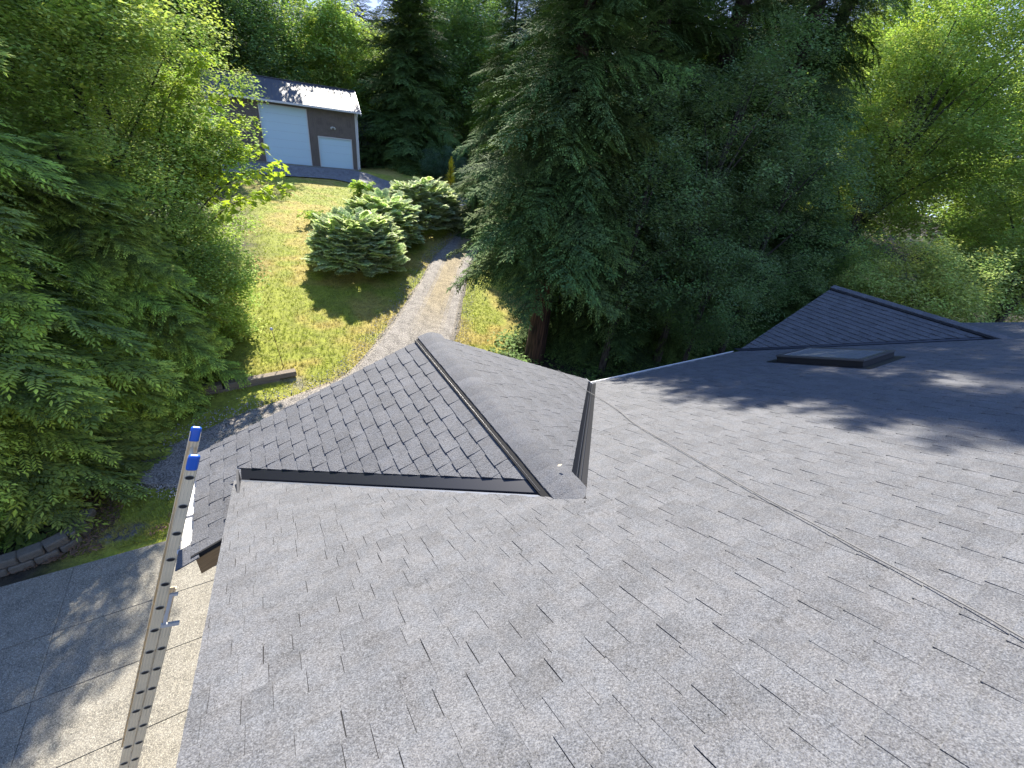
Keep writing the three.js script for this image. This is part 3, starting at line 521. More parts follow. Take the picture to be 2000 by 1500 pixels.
// leafy twig cluster of unit radius
function clusterGeo(seed, { n = 60, leaf = 0.17, asp = 0.6, flat = 0.7, lobed = false, base = [1, 1, 1], tip = [1.35, 1.3, 1.1], sag = 0.22 }) {
  const r = rng(seed), s = new Soup();
  for (let i = 0; i < n; i++) {
    const th = r() * 6.283, cz = r() * 2 - 1, rad = Math.pow(r(), 0.45), q = Math.sqrt(1 - cz * cz), p = [q * Math.cos(th) * rad, cz * rad * flat, q * Math.sin(th) * rad];
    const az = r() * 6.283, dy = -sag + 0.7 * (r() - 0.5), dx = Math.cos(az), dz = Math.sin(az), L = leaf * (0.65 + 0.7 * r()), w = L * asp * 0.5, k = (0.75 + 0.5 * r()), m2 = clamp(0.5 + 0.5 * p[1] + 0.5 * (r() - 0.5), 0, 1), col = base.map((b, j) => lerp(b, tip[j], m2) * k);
    const roll = (r() - 0.5) * 1.0, lx = -dz * Math.cos(roll), lz = dx * Math.cos(roll), ly = Math.sin(roll);
    const P = (u, v, f = 0) => [p[0] + dx * L * u + lx * w * v, p[1] + dy * L * u + ly * w * v + f * L, p[2] + dz * L * u + lz * w * v];
    const T3 = (a, b, c) => s.tri(a, b, c, undefined, undefined, undefined, col);
    if (lobed) { const c0 = P(0, 0), ctr = P(0.45, 0, 0.04); const out = [P(0.05, 1.25), P(0.35, 0.55), P(0.62, 1.2), P(0.62, 0.4), P(1, 0), P(0.62, -0.4), P(0.62, -1.2), P(0.35, -0.55), P(0.05, -1.25)]; T3(c0, out[0], ctr); for (let k2 = 0; k2 + 1 < out.length; k2++) T3(out[k2], out[k2 + 1], ctr); T3(out[8], c0, ctr); }
    else { const a = P(0, 0), b = P(0.45, 1, 0.06), c = P(1, 0), d = P(0.45, -1, 0.06); T3(a, b, c); T3(a, c, d); }
  }
  return s.geo();
}
function inst(name, geo, mat, mats, cols, parent) {
  const im = new THREE.InstancedMesh(geo, mat, mats.length); im.name = name; im.castShadow = im.receiveShadow = true;
  mats.forEach((q, i) => { im.setMatrixAt(i, q); if (cols) im.setColorAt(i, cols[i]); });
  im.userData.kind = 'stuff'; parent.add(im); return im;
}
function taper(pts, r0, r1, seg = 7, rings = 10) {                 // tapered tube through points
  const c = new THREE.CatmullRomCurve3(pts.map(p => new THREE.Vector3(...p))), g = new THREE.TubeGeometry(c, rings, 1, seg), p = g.attributes.position;
  for (let i = 0; i <= rings; i++) { const o = c.getPointAt(i / rings), k = lerp(r0, r1, i / rings); for (let j = 0; j <= seg; j++) { const n = i * (seg + 1) + j; p.setXYZ(n, o.x + (p.getX(n) - o.x) * k, o.y + (p.getY(n) - o.y) * k, o.z + (p.getZ(n) - o.z) * k); } }
  const uv = g.attributes.uv; for (let i = 0; i < uv.count; i++) uv.setXY(i, uv.getY(i) * 1, uv.getX(i) * 4);
  g.computeVertexNormals(); return g;
}
const Q = new THREE.Quaternion(), EU = new THREE.Euler();
const mtx = (x, y, z, sx, sy, sz, rx, ry, rz) => new THREE.Matrix4().compose(new THREE.Vector3(x, y, z), new THREE.Quaternion().setFromEuler(new THREE.Euler(rx, ry, rz, 'YZX')), new THREE.Vector3(sx, sy, sz));
const SPRAY = {
  cedar: [1, 2, 3].map(i => sprayGeo(100 + i, { nB: 32, W: 0.5, droop: 0.32, leaf: 0.036, step: 0.0145, wid: 0.19, base: [0.6, 0.66, 0.6], tip: [3.0, 2.6, 1.5], hang: 0.4, fluff: 0.8, ragged: 0.6 })),  // tip colour: paler new growth, with sunlit brightness put into it as well
  hemlock: [1, 2, 3].map(i => sprayGeo(200 + i, { nB: 26, W: 0.5, droop: 0.36, leaf: 0.038, step: 0.018, wid: 0.2, tip: [1.8, 1.7, 1.15], hang: 0.5, fluff: 1.1, ragged: 0.65 })),
  fir: [1, 2, 3].map(i => sprayGeo(300 + i, { nB: 22, W: 0.5, droop: 0.16, leaf: 0.042, step: 0.02, wid: 0.2, tip: [1.6, 1.55, 1.15], hang: 0.25, fluff: 1.0, ragged: 0.6 })),
  shrub: [1, 2].map(i => sprayGeo(400 + i, { nB: 8, W: 0.7, droop: 0.1, leaf: 0.2, step: 0.065, wid: 0.34, base: [0.75, 0.9, 0.6], tip: [1.5, 1.45, 1.4], hang: 0.05, lift: 0.12, fluff: 0.25 })),
};
const CLU = {
  small: [1, 2].map(i => clusterGeo(500 + i, { n: 80, leaf: 0.19, asp: 0.62 })),
  far: [1, 2].map(i => clusterGeo(600 + i, { n: 46, leaf: 0.26, asp: 0.75 })),
  maple: [clusterGeo(701, { n: 16, leaf: 0.55, asp: 1.0, lobed: true, sag: 0.7, flat: 0.8 })],
};
// conifer: whorled sprays round a tapered trunk
function conifer(label, x, z, H, RR, o = {}) {
  const { kind = 'hemlock', col = [0.03, 0.055, 0.025], h0 = 0.06, n = 260, lean = 0, top = 22, low = -22, seed = 1, bark = M.bark, mat, group, pw = 0.8, tr = 0.3, name = 'conifer', wob = 0.25 } = o;
  const y = ground(x, z) - 0.1, t = thing(name, label, 'tree', [x, y, z], group), r = rng(seed * 977 + 13);
  part('trunk', taper([[0, 0, 0], [lean * 0.3 * H, H * 0.5, 0], [lean * H * 0.7, H * 0.97, 0]], 0.022 * H * 0.9 + 0.05, 0.02, 9, 12), bark, t);
  const ms = [], cs = [], mm = mat || leafMat(col[0], col[1], col[2], tr);
  for (let i = 0; i < n; i++) {
    const f = Math.pow((i + r()) / n, 1.25), h = lerp(h0, 0.985, f), hh = h * H, rad = RR * (Math.pow(1 - (h - h0) / (1 - h0), pw) * (1 - wob + 2 * wob * r()) + 0.06), az = i * 2.39996 + r() * 0.6, pit = lerp(low, top, Math.pow(f, 1.4)) * R + (r() - 0.5) * 0.3;
    const inner = r() < 0.35 ? 0.5 + 0.35 * r() : 1, sc = rad * inner;
    ms.push(mtx(lean * H * h * 0.75, hh, 0, sc, sc * 0.9, sc * (1.05 + 0.3 * r()), (r() - 0.5) * 1.1, az, pit + (r() - 0.5) * 0.25));
    const c = 0.62 + 0.76 * r(); cs.push(lin(c * (0.9 + 0.25 * r()), c, c * (0.85 + 0.3 * r())));
  }
  inst('crown', SPRAY[kind][seed % SPRAY[kind].length], mm, ms, cs, t);
  return t;
}
// broadleaf: limbs to lobes, each lobe a shell of leaf clusters
function broadleaf(label, x, z, H, RR, o = {}) {
  const { col = [0.06, 0.12, 0.022], nl = 22, per = 34, cs: csz = 0.5, lobe = 0.36, base = 0.25, seed = 1, kind = 'small', lean = [0, 0], bark = M.barkGrey, stems = 1, tr = 0.42, mat, group, name = 'broadleaf_tree', vy = 0.5, fill = 0.55, trunkR = 0.012 } = o;
  const y = ground(x, z) - 0.1, t = thing(name, label, 'tree', [x, y, z], group), r = rng(seed * 1231 + 7), mm = mat || leafMat(col[0], col[1], col[2], tr);
  const lobes = []; const cy = H * (base + (1 - base) * 0.5), ry = H * (1 - base) * vy;
  for (let i = 0; i < nl; i++) {
    const cz = 1 - 2 * (i + 0.5) / nl, th = i * 2.39996 + r(), q = Math.sqrt(1 - cz * cz), k = fill + (1 - fill) * r();
    lobes.push([q * Math.cos(th) * RR * k * 0.8 + lean[0] * (cy + cz * ry), cy + cz * ry * k * 0.92, q * Math.sin(th) * RR * k * 0.8 + lean[1] * (cy + cz * ry), RR * lobe * (0.7 + 0.6 * r())]);
  }
  const wood = [];
  for (let sI = 0; sI < stems; sI++) {
    const a = sI * 2.1 + r(), sp = stems > 1 ? RR * 0.25 : 0, tx = lean[0] * H * 0.75 + Math.cos(a) * sp * 1.6, tz = lean[1] * H * 0.75 + Math.sin(a) * sp * 1.6;
    wood.push(taper([[Math.cos(a) * sp * 0.12, 0, Math.sin(a) * sp * 0.12], [lean[0] * H * 0.2 + Math.cos(a) * sp * 0.5 + (r() - 0.5) * 0.3, H * 0.33, lean[1] * H * 0.2 + Math.sin(a) * sp * 0.5], [tx, H * 0.8, tz]], trunkR * H + 0.03, 0.025, 8, 12));
  }
  for (let i = 0; i < lobes.length; i += 1) { const l = lobes[i]; if (r() < 0.4) continue; const h0 = Math.max(H * 0.12, l[1] * (0.4 + 0.45 * r())), k = h0 / H; wood.push(taper([[lean[0] * h0, h0, lean[1] * h0], [lerp(lean[0] * h0, l[0], 0.5), lerp(h0, l[1], 0.5 + 0.3 * r()), lerp(lean[1] * h0, l[2], 0.5 + 0.3 * (r() - 0.5))], [l[0], l[1], l[2]]], 0.0036 * H + 0.012, 0.01, 5, 6)); }
  part('trunk', mergeGeometries(wood), bark, t);
  const G = CLU[kind][seed % CLU[kind].length], ms = [], cc = [];
  for (const l of lobes) for (let i = 0; i < per; i++) {
    const cz = r() * 2 - 1, th = r() * 6.283, q = Math.sqrt(1 - cz * cz), d = l[3] * (0.45 + 0.62 * Math.sqrt(r())), s = csz * (0.65 + 0.7 * r());
    ms.push(mtx(l[0] + q * Math.cos(th) * d * 1.1, l[1] + cz * d * 0.85, l[2] + q * Math.sin(th) * d * 1.1, s, s, s, (r() - 0.5) * 0.6, r() * 6.283, (r() - 0.5) * 0.6));
    const c = 0.75 + 0.5 * r(); cc.push(lin(c * (0.9 + 0.3 * r()), c, c * (0.8 + 0.4 * r())));
  }
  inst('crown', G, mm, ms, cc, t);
  return t;
}
// ------------------------------------------------------------------ trees on the left
const C_CEDAR = [0.17, 0.26, 0.065], C_DARK = [0.050, 0.088, 0.026], C_HEM = [0.064, 0.112, 0.038], C_LEAF = [0.30, 0.43, 0.085], C_LEAFD = [0.15, 0.26, 0.06];
conifer('big drooping cedar at the left edge, its skirt over the garden blocks', -5.9, -10.9, 8.8, 2.9, { kind: 'cedar', col: C_CEDAR, n: 480, h0: 0.05, seed: 3, pw: 0.62, low: -16, top: 26, tr: 0.5 });
conifer('tall cedar filling the top left corner behind the drooping cedar', -6.6, -12.6, 18, 4.2, { kind: 'cedar', col: C_CEDAR, n: 620, h0: 0.1, seed: 4, pw: 0.6, low: -14, top: 24, tr: 0.5 });
conifer('dark cedar standing between the drooping cedar and the bright alder', -3.3, -14.2, 6.6, 2.7, { kind: 'cedar', col: C_CEDAR, n: 360, seed: 5, pw: 0.6, tr: 0.3 });
broadleaf('bright yellow-green alder left of the lawn, in front of the shed', -3.4, -18.2, 12.5, 4.0, { col: C_LEAF, nl: 60, per: 42, cs: 0.5, base: 0.04, seed: 6, stems: 2, vy: 0.52, lobe: 0.27 });
broadleaf('low leafy growth at the foot of the alder beside the lawn', -1.9, -16.6, 4.2, 2.2, { name: 'leafy_bush', col: C_LEAF, nl: 24, per: 34, cs: 0.42, base: 0.02, seed: 62, lobe: 0.32 });
broadleaf('tall pale green tree behind the alder at the top left', -6.5, -22, 19, 5.5, { col: [0.15, 0.22, 0.06], nl: 50, per: 40, cs: 0.6, base: 0.1, seed: 7 });
{
  const t = thing('maple_sapling', 'long leafy maple shoots with large leaves reaching out of the alder towards the shed', 'tree', [-2.6, ground(-2.6, -17.2), -17.2]), r = rng(611), wood = [], ms = [], cs = [];
  for (const [x, y, z] of [[-0.15, 9.0, -18], [0.25, 8.2, -18.2], [0.55, 7.5, -18], [0.95, 6.8, -18.3], [1.35, 6.2, -18.1], [1.5, 5.5, -18.2], [0.2, 6.6, -17.8]]) {
    const e = [x + 2.6, y - ground(-2.6, -17.2), z + 17.2], p = [[0, 0, 0], [e[0] * 0.15, e[1] * 0.5, e[2] * 0.3], [e[0] * 0.55, e[1] * 0.86, e[2] * 0.7], e]; wood.push(taper(p, 0.05, 0.008, 5, 14));
    const c = new THREE.CatmullRomCurve3(p.map(q => new THREE.Vector3(...q)));
    for (let k = 0; k < 9; k++) { const q = c.getPointAt(0.66 + 0.34 * k / 8), s = 0.24 + 0.12 * r(); ms.push(mtx(q.x + (r() - 0.5) * 0.3, q.y - 0.1 * r(), q.z + (r() - 0.5) * 0.3, s, s, s, 0, r() * 6.28, (r() - 0.5) * 0.5)); const b = 0.8 + 0.4 * r(); cs.push(lin(b * 1.1, b, b)); }
  }
  part('stems', mergeGeometries(wood), M.barkGrey, t); inst('foliage', CLU.maple[0], leafMat(0.24, 0.36, 0.03, 0.55), ms, cs, t);
}
// ------------------------------------------------------------------ behind the shed
broadleaf('broad dark green tree rising right behind the shed roof', 1.5, -57, 16.5, 7.5, { col: C_LEAFD, nl: 44, per: 34, cs: 0.95, base: 0.06, seed: 8, kind: 'far' });
broadleaf('sunlit yellow-green tree behind the right half of the shed', 11.5, -60, 13, 5.5, { col: C_LEAF, nl: 36, per: 32, cs: 0.9, base: 0.06, seed: 9, kind: 'far' });
broadleaf('tall green tree behind the left end of the shed', -6, -55, 16, 8, { col: C_LEAFD, nl: 50, per: 34, cs: 1.1, base: 0.06, seed: 10, kind: 'far' });
conifer('round dark spruce standing right of the shed', 16.3, -49, 15, 6.2, { kind: 'fir', col: C_DARK, n: 520, seed: 11, tr: 0, pw: 0.5, h0: 0.02 });
broadleaf('light green tree beyond the lane, right of the round spruce', 25, -55, 16, 6.5, { col: C_LEAFD, nl: 40, per: 32, cs: 0.95, base: 0.05, seed: 12, kind: 'far' });
// ------------------------------------------------------------------ right of the drive: the dark row and what stands behind it
conifer('fir with a bare reddish trunk right of the gravel drive, just past the front gable', 9.3, -12.4, 18.5, 3.1, { kind: 'hemlock', col: C_HEM, n: 440, h0: 0.235, seed: 13, tr: 0, pw: 0.6, low: -6, bark: M.barkRed, name: 'fir_tree' });
conifer('hemlock with sunlit left side where the gravel drive meets the lane', 15.2, -27.0, 15, 3.6, { kind: 'hemlock', col: C_HEM, n: 400, h0: 0.08, seed: 14, tr: 0, pw: 0.75, low: -20 });
conifer('dark conifer next right of the red-trunked fir', 12.4, -12.6, 23.5, 3.4, { kind: 'fir', col: C_DARK, n: 400, h0: 0.03, seed: 15, tr: 0, pw: 0.7, low: -20 });
conifer('dark conifer behind the corner where gable and main roof meet', 15.4, -12.2, 24, 3.4, { kind: 'hemlock', col: C_DARK, n: 400, h0: 0.03, seed: 16, tr: 0, pw: 0.7 });
conifer('dark conifer directly behind the peak of the far gable', 18.6, -11.6, 24, 3.4, { kind: 'fir', col: C_DARK, n: 380, h0: 0.03, seed: 17, tr: 0, pw: 0.7 });
conifer('dark conifer right of the far gable peak, before the bright trees', 22.0, -12.5, 24, 3.4, { kind: 'hemlock', col: C_DARK, n: 380, h0: 0.03, seed: 18, tr: 0, pw: 0.7 });
broadleaf('blue-green small-leaved maple mixed into the dark conifers right of centre', 14.4, -10.4, 12.5, 2.5, { col: [0.11, 0.20, 0.05], nl: 26, per: 22, cs: 0.42, base: 0.3, seed: 19, lobe: 0.4 });
broadleaf('small-leaved shaded tree standing between the red-trunked fir and the dark conifers', 11.4, -10.6, 10.5, 2.2, { col: [0.11, 0.20, 0.05], nl: 22, per: 22, cs: 0.42, base: 0.22, seed: 37, lobe: 0.42 });
broadleaf('shaded green tree in front of the dark conifers above the skylight', 17.2, -9.4, 11, 2.4, { col: [0.11, 0.20, 0.05], nl: 24, per: 22, cs: 0.42, base: 0.2, seed: 38, lobe: 0.4 });
broadleaf('low dark maple over the left slope of the far gable', 13.8, -8.8, 6.2, 1.8, { col: [0.11, 0.20, 0.05], nl: 16, per: 30, cs: 0.36, base: 0.25, seed: 20, lobe: 0.42 });
conifer('tall drooping cedar behind the dark row, upper centre', 17, -24, 24, 4.2, { kind: 'cedar', col: C_DARK, n: 460, h0: 0.1, seed: 21, tr: 0, pw: 0.6, low: -28 });
conifer('tall drooping cedar at upper centre right, second in the back row', 22.5, -22, 24, 4.2, { kind: 'cedar', col: C_DARK, n: 460, h0: 0.1, seed: 22, tr: 0, pw: 0.6, low: -28 });
conifer('tall drooping hemlock in the back row behind the far gable', 28, -20, 22, 4.2, { kind: 'hemlock', col: C_DARK, n: 440, h0: 0.1, seed: 23, tr: 0, pw: 0.6, low: -26 });
// ------------------------------------------------------------------ the bright trees on the right
conifer('dark conifer low behind the right slope of the far gable', 20.3, -9.3, 7.5, 2.5, { kind: 'fir', col: C_DARK, n: 380, h0: 0.02, seed: 35, tr: 0, pw: 0.5 });
conifer('dark conifer filling the gap under the leaning bright tree', 26.0, -14.5, 7, 3.2, { kind: 'hemlock', col: C_DARK, n: 400, h0: 0.02, seed: 36, tr: 0, pw: 0.5 });
broadleaf('bright yellow-green leaning tree at the upper right with several bare trunks', 28.6, -11.2, 18, 4.6, { col: C_LEAF, nl: 48, per: 36, cs: 0.55, base: 0.25, seed: 24, stems: 3, lean: [0.05, 0.02], lobe: 0.27 });
broadleaf('shaded green bush between the far gable peak and the leaning bright tree', 24.2, -11.2, 6.5, 3.4, { name: 'leafy_bush', col: [0.16, 0.27, 0.06], nl: 30, per: 34, cs: 0.5, base: 0.02, seed: 63, lobe: 0.32 });
broadleaf('light green bush under the leaning bright tree', 30.5, -13.5, 6.5, 4.2, { name: 'leafy_bush', col: C_LEAF, nl: 32, per: 34, cs: 0.55, base: 0.02, seed: 64, lobe: 0.32 });
broadleaf('bright leafy tree at the right edge of the picture', 29.0, -4.2, 16, 4.2, { col: C_LEAF, nl: 46, per: 36, cs: 0.55, base: 0.1, seed: 25, stems: 2, lobe: 0.28 });
broadleaf('pale green bushy tree low at the right edge over the end of the roof', 22.5, -5.6, 6.5, 3.0, { col: [0.32, 0.42, 0.10], nl: 34, per: 36, cs: 0.45, base: 0.03, seed: 26, lobe: 0.3 });
broadleaf('tall light green tree at the top right corner', 40, -6, 21, 6, { col: C_LEAF, nl: 46, per: 32, cs: 0.8, base: 0.1, seed: 39, lobe: 0.28 });
broadleaf('tall light green tree behind the leaning tree at the upper right', 34, -15, 22, 5.5, { col: C_LEAF, nl: 46, per: 32, cs: 0.7, base: 0.12, seed: 27, lobe: 0.28 });
// ------------------------------------------------------------------ the far woods, one mass
{
  const g = new THREE.Group(); g.name = 'distant_woods'; g.userData.kind = 'stuff'; scene.add(g); tag(g, 'mass of distant trees closing the view behind the shed and the row', 'woods');
  const r = rng(4242), ms = [], cs = [], m2 = [], c2 = [];
  for (let i = 0; i < 46; i++) {
    const az = lerp(-26, 92, (i + 0.5 * r()) / 46) * R, dist = 68 + 26 * r(), x = Math.sin(az) * dist, z = -Math.cos(az) * dist, y = ground(x, z), H = (az < 20 * R ? 12 + 4 * r() : 20 + 8 * r()), RR = 4.5 + 2 * r(), con = r() < 0.5;
    if (con) for (let k = 0; k < 200; k++) { const f = (k + r()) / 200, rad = RR * (Math.pow(1 - f, 0.7) + 0.06) * (0.8 + 0.4 * r()); ms.push(mtx(x, y + H * (0.04 + 0.95 * f), z, rad, rad, rad * 1.2, (r() - 0.5) * 0.7, k * 2.4 + r(), lerp(-22, 18, f) * R)); const c = 0.7 + 0.6 * r(); cs.push(lin(c, c, c)); }
    else for (let k = 0; k < 420; k++) { const cz = r() * 2 - 1, th = r() * 6.283, q = Math.sqrt(1 - cz * cz), d = Math.pow(r(), 0.4) * (0.8 + 0.35 * vnoise(th * 2, cz * 3, i)), s = 0.9 + 0.9 * r(); m2.push(mtx(x + q * Math.cos(th) * RR * 1.2 * d, y + H * 0.5 + cz * H * 0.5 * d, z + q * Math.sin(th) * RR * 1.2 * d, s, s, s, r() - 0.5, r() * 6.28, r() - 0.5)); const c = 0.6 + 0.8 * r(); c2.push(lin(c * 1.1, c, c * 0.9)); }
  }
  inst('conifer_foliage', SPRAY.fir[0], leafMat(...C_DARK, 0), ms, cs, g); inst('leaf_foliage', CLU.far[0], leafMat(...C_LEAF, 0.42), m2, c2, g);
}
// ------------------------------------------------------------------ shrubs along the drive
function shrub(label, x, z, rx, rz, h, o = {}) {
  const { n = 330, col = [0.52, 0.58, 0.33], seed = 1, kind = 'shrub', len = 0.54, name = 'spreading_shrub', group } = o, y = ground(x, z) - 0.05, t = thing(name, label, 'shrub', [x, y, z], group), r = rng(seed * 333), ms = [], cs = [];
  const st = []; for (let i = 0; i < 7; i++) { const a = i * 0.9; st.push(taper([[0, 0, 0], [Math.cos(a) * rx * 0.35, h * 0.4, Math.sin(a) * rz * 0.35], [Math.cos(a) * rx * 0.6, h * 0.6, Math.sin(a) * rz * 0.6]], 0.05, 0.015, 5, 4)); }
  part('stems', mergeGeometries(st), M.bark, t);
  for (let i = 0; i < n; i++) {
    const f = (i + r()) / n, el = Math.asin(Math.pow(f, 0.9)) * 0.98, az = i * 2.39996 + r() * 0.5, tier = 0.93 + 0.10 * Math.sin(el * 11 + az * 3) * Math.sin(az * 5 + el * 4), d = (0.55 + 0.42 * Math.pow(r(), 0.6)) * tier, q = Math.pow(Math.cos(el), 0.7), s = len * (0.75 + 0.6 * r());
    ms.push(mtx(Math.cos(az) * q * rx * d * 0.86, 0.12 * h + Math.sin(el) * h * d * 0.86, -Math.sin(az) * q * rz * d * 0.86, s, s, s, (r() - 0.5) * 0.7, az, lerp(0.05, 0.55, el / 1.5) + (r() - 0.5) * 0.6)); const c = 0.75 + 0.5 * r(); cs.push(lin(c, c, c * (0.8 + 0.4 * r())));
  }
  inst('foliage', SPRAY[kind][seed % SPRAY[kind].length], leafMat(...col, 0.6), ms, cs, t); return t;
}
shrub('largest pale-tipped spreading shrub in the middle of the lawn', 4.6, -22.0, 2.35, 2.1, 2.9, { seed: 1, n: 950 });
shrub('pale-tipped spreading shrub right behind the largest one', 6.9, -25.6, 2.4, 2.1, 2.8, { seed: 2, n: 860 });
shrub('pale-tipped shrub farthest up, where the drive meets the lane', 10.3, -28.2, 2.8, 2.4, 3.2, { seed: 3, n: 1050, col: [0.50, 0.55, 0.34] });
conifer('small golden cone-shaped conifer beside the lane', 17.0, -39.6, 2.6, 0.55, { kind: 'fir', col: [0.60, 0.52, 0.04], n: 150, seed: 31, pw: 0.35, h0: 0.02, low: 30, top: 70, name: 'golden_conifer' });
broadleaf('low clipped dark hedge bush behind the golden conifer', 17.6, -42.6, 2.6, 2.6, { name: 'hedge_bush', col: [0.05, 0.12, 0.05], nl: 16, per: 30, cs: 0.4, base: 0.02, seed: 32 });
broadleaf('small leafy sapling alone in the middle of the lawn', 3.6, -28.9, 0.9, 0.5, { name: 'sapling', col: C_LEAF, nl: 4, per: 3, cs: 0.3, base: 0.3, seed: 33, kind: 'maple', trunkR: 0.006 });
broadleaf('leafy maple sapling at the upper edge of the lawn below the lane', 8.1, -35.3, 1.15, 0.6, { name: 'sapling', col: C_LEAF, nl: 5, per: 4, cs: 0.4, base: 0.3, seed: 34, kind: 'maple', trunkR: 0.006 });
// ------------------------------------------------------------------ small things on the ground
{
  const t = thing('tree_stump', 'weathered upright stump at the foot of the round spruce', 'stump', [15.0, ground(15, -46.4), -46.4]);
  part('trunk', taper([[0, -0.1, 0], [0.03, 0.6, 0], [0.0, 1.15, 0.02]], 0.30, 0.2, 10, 6), M.barkGrey, t);
  part('splinter', taper([[0.08, 1.0, 0], [0.1, 1.35, 0.02], [0.12, 1.6, 0]], 0.12, 0.02, 6, 4), M.barkGrey, t);
  const s = thing('marker_stake', 'thin leaning stake with a pale knob standing behind the low timber wall', 'stake', [0.32, 0.30, -14.3]);
  part('rod', taper([[0, 0, 0], [-0.06, 0.7, -0.03], [-0.14, 1.42, -0.06]], 0.012, 0.01, 6, 6), std({ color: lin(0.22, 0.10, 0.05), roughness: 0.7 }), s);
  const k = new THREE.SphereGeometry(0.05, 12, 8); k.translate(-0.145, 1.46, -0.06); part('knob', k, M.white, s);
  const w = thing('timber_wall', 'low weathered timber retaining wall at the bottom of the lawn', 'retaining wall', [0, 0, 0]), r = rng(77), grey = std({ color: lin(0.46, 0.42, 0.36), map: T.wood, bumpMap: T.rough, bumpScale: 0.01, roughness: 0.9 });
  for (let c = 0; c < 3; c++) for (let i = 0; i < 3; i++) { const x1 = 0.66 - i * 2.05 - (c % 2) * 0.5 - 0.02, x0 = Math.max(x1 - 2.0, -5.5), L = x1 - x0; const g = rbox(L, 0.165, 0.26, 0.02, 0, 0, 0); g.rotateY(0.1 + 0.01 * (r() - 0.5)); g.translate((x0 + x1) / 2, 0.10 + c * 0.17, -13.72 - 0.1 * ((x0 + x1) / 2 - 0.6) * 1 + (r() - 0.5) * 0.02); part('timber', g, grey, w); }
  const post = thing('lane_post', 'short whitish post at the far end of the gravel drive', 'post', [14.6, ground(14.6, -33.0), -33.0]);
  part('shaft', rbox(0.1, 1.0, 0.1, 0.02, 0, 0.5, 0), M.white, post); part('cap', rbox(0.34, 0.22, 0.2, 0.03, 0, 1.05, 0), M.white, post);
  // garden blocks: two curving courses
  const b = thing('block_wall', 'low curved wall of grey garden blocks under the cedar, beside the concrete', 'garden wall', [0, 0, 0]), rb = rng(91);
  const cv = new THREE.CatmullRomCurve3([[-8.2, -7.9], [-6.6, -8.35], [-5.4, -8.42], [-4.5, -8.5], [-3.95, -8.75], [-3.75, -9.3]].map(p => new THREE.Vector3(p[0], 0, p[1])));
  for (let c = 0; c < 2; c++) for (let i = 0; i < 15; i++) { const u = (i + 0.5 + (c % 2) * 0.5) / 15.5, p = cv.getPointAt(u), tg = cv.getTangentAt(u); const g = rbox(0.325, 0.165, 0.24, 0.035, 0, 0, 0); g.rotateY(Math.atan2(-tg.z, tg.x) + 0.05 * (rb() - 0.5)); g.translate(p.x, 0.075 + c * 0.168, p.z - 0.03 * c + 0.015 * (rb() - 0.5)); part('block', g, M.block, b); }
}
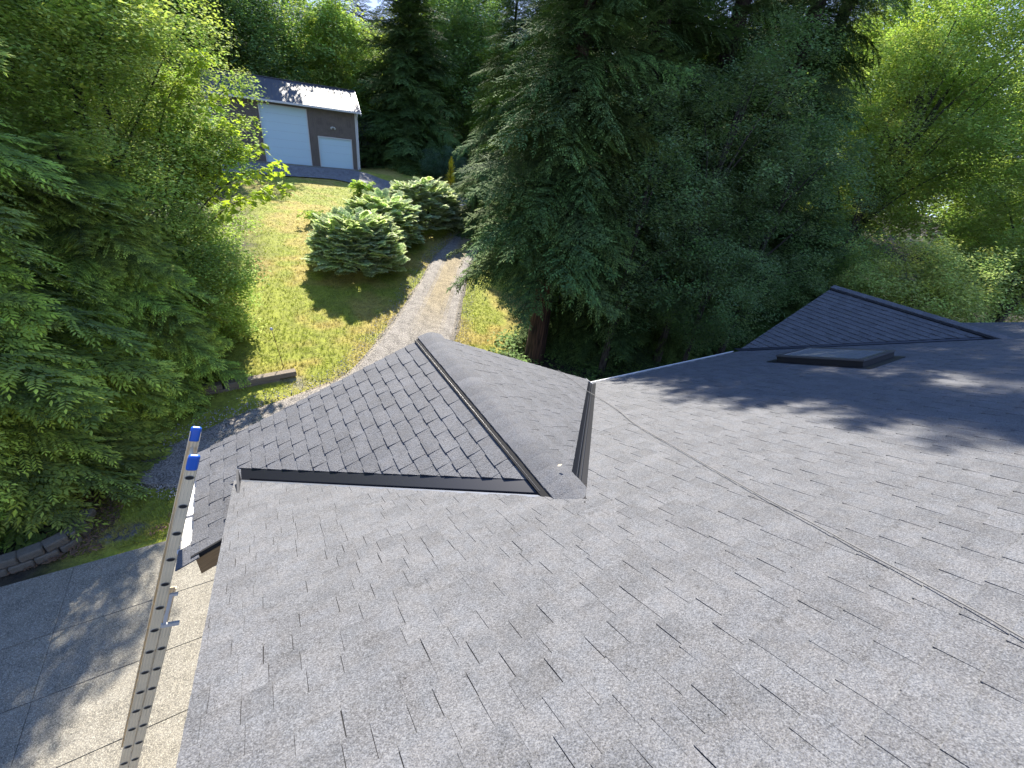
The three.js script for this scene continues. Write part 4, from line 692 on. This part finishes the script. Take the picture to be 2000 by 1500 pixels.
// ------------------------------------------------------------------ ground cover
{
  const r = rng(5151), blade = new Soup(), rb = rng(5);
  for (let i = 0; i < 7; i++) { const a = rb() * 6.28, d = 0.05 * rb(), x = Math.cos(a) * d, z = Math.sin(a) * d, h = 0.03 + 0.035 * rb(), b = rb() * 6.28, w = 0.007, l = 0.05 * rb(), k = 0.8 + 0.4 * rb(); blade.tri([x - Math.cos(b) * w, 0, z - Math.sin(b) * w], [x + Math.cos(b) * w, 0, z + Math.sin(b) * w], [x + l * Math.sin(b), h, z + l * Math.cos(b)], undefined, undefined, undefined, [k, k, k]); }
  const ms = [], cs = [], inLawn = (x, z) => z > -13.2 ? x > -3.9 && x < 3.5 && z < -8.3 && (z < -8.9 || x < -2.3) && fbm(x * 1.1, z * 1.1, 8, 2) > (z > -10 ? 0.4 : 0.5) : x > -3.5 - (z + 14) * 0.05 && x < 8.5 + (-z - 14) * 0.62;
  for (let i = 0; i < 52000; i++) {
    const d = 8.3 + 32.3 * Math.pow(r(), 1.5), z = -d, x = -4 + r() * (12 + (d - 10) * 0.75); if (!inLawn(x, z)) continue; if (distToPath(x, z) > 0.15 && r() > 0.03 + (distToPath(x, z) < 0.4 ? 0.5 : 0) + (z < -15 && Math.abs(distToPath(x, z) - 1.45) < 0.35 ? 0.3 : 0)) continue;
    if (x > -1.5 && x < 0.7 && z < -13.4 && z > -14.0) continue;
    const dry = sstep(0.42, 0.66, fbm(x * 0.35, z * 0.35, 101, 3) * 0.72 + vnoise(x * 1.6, z * 1.6, 104) * 0.28), s = 0.6 + 0.7 * r(), c = 0.8 + 0.4 * r(); ms.push(mtx(x, ground(x, z) + 0.01, z, s, s * (0.7 + 0.6 * r()), s, 0, r() * 6.28, 0)); cs.push(lin(lerp(0.40, 0.55, dry) * c, lerp(0.48, 0.45, dry) * c, lerp(0.042, 0.10, dry) * c));
  }
  const g = inst('grass', blade.geo(), new THREE.MeshPhysicalMaterial({ color: lin(0.67, 0.67, 0.67), vertexColors: true, roughness: 0.95, transmission: 0.35, thickness: 0 }), ms, cs, scene); tag(g, 'short patchy grass of the lawn and the verge', 'grass');
  const st = [], sc = [], sg = new THREE.IcosahedronGeometry(1, 0);
  for (let i = 0; i < 26000; i++) { const k = (r() * NG) | 0, t = -0.12 + 1.24 * r(), a = gL[k], b = gR[k], x = lerp(a.x, b.x, t) + (r() - 0.5) * 0.5, z = lerp(a.z, b.z, t) + (r() - 0.5) * 0.5; if (z > -8.3 || (z > -8.9 && x > -2.4)) continue; const s = 0.009 + 0.016 * r() * r(), c = 0.2 + 0.4 * r(); st.push(mtx(x, ground(x, z) + 0.055, z, s * 1.3, s * 0.7, s, r(), r() * 6, r())); sc.push(lin(c, c * 0.97, c * 0.92)); }
  tag(inst('gravel_stones', sg, std({ roughness: 0.95 }), st, sc, scene), 'loose grey stones strewn over the gravel drive', 'gravel');
  // bark mulch and dry grass bed beside the concrete
  const bed = [], bc = [], chip = new THREE.BoxGeometry(1, 0.25, 0.35);
  for (let i = 0; i < 5000; i++) { const x = -5.5 + 3.6 * r(), z = -8.35 - 2.2 * r(); if (fbm(x * 1.3, z * 1.3, 55, 2) < 0.35 || x > -3.0 + 0.7 * r()) continue; const s = 0.02 + 0.05 * r(), c = 0.5 + 0.8 * r(); bed.push(mtx(x, 0.03 + 0.03 * r(), z, s * 1.6, s * 0.5, s, r(), r() * 6, (r() - 0.5) * 0.8)); bc.push(lin(0.20 * c, 0.12 * c, 0.07 * c)); }
  tag(inst('bark_mulch', chip, std({ roughness: 0.95 }), bed, bc, scene), 'reddish bark mulch under the cedar beside the concrete', 'mulch');
}
{
  const r = rng(808), ms = [], cs = [];
  for (let i = 0; i < 2600; i++) {
    const a = r() < 0.7, x = a ? 7 + 30 * r() : -9 + 7.5 * r(), z = a ? -7.5 - 40 * r() * r() : -11.5 - 36 * r();
    if (a && (x < 8.2 + Math.max(0, -z - 13) * 0.72 || (z > -9 && x < 17))) continue; if (!a && x > -3.6 + 0.09 * (-z - 12)) continue;
    const s = 0.35 + 0.55 * r(), c = 0.6 + 0.7 * r(); ms.push(mtx(x, ground(x, z) + 0.25 * s, z, s, s * 0.8, s, 0, r() * 6.28, 0)); cs.push(lin(c, c, c));
  }
  tag(inst('undergrowth', CLU.small[1], leafMat(0.10, 0.18, 0.04, 0.35), ms, cs, scene), 'low leafy undergrowth on the shaded forest floor', 'undergrowth');
}
{
  const t = thing('fallen_leaf', 'single small pale leaf lying on the ridge of the near gable', 'leaf', [G1.xr + 0.035, yMain(G1.ua) + 0.062, -1.93]);
  const l = new Soup(); l.tri([-0.02, 0, 0], [0.0, 0.004, 0.013], [0.03, 0.006, 0.0], undefined, undefined, undefined); l.tri([-0.02, 0, 0], [0.03, 0.006, 0.0], [0.0, 0.005, -0.012]);
  part('blade', l.geo(), std({ color: lin(0.62, 0.52, 0.36), roughness: 0.8 }), t);
}
renderer.render(scene, camera);
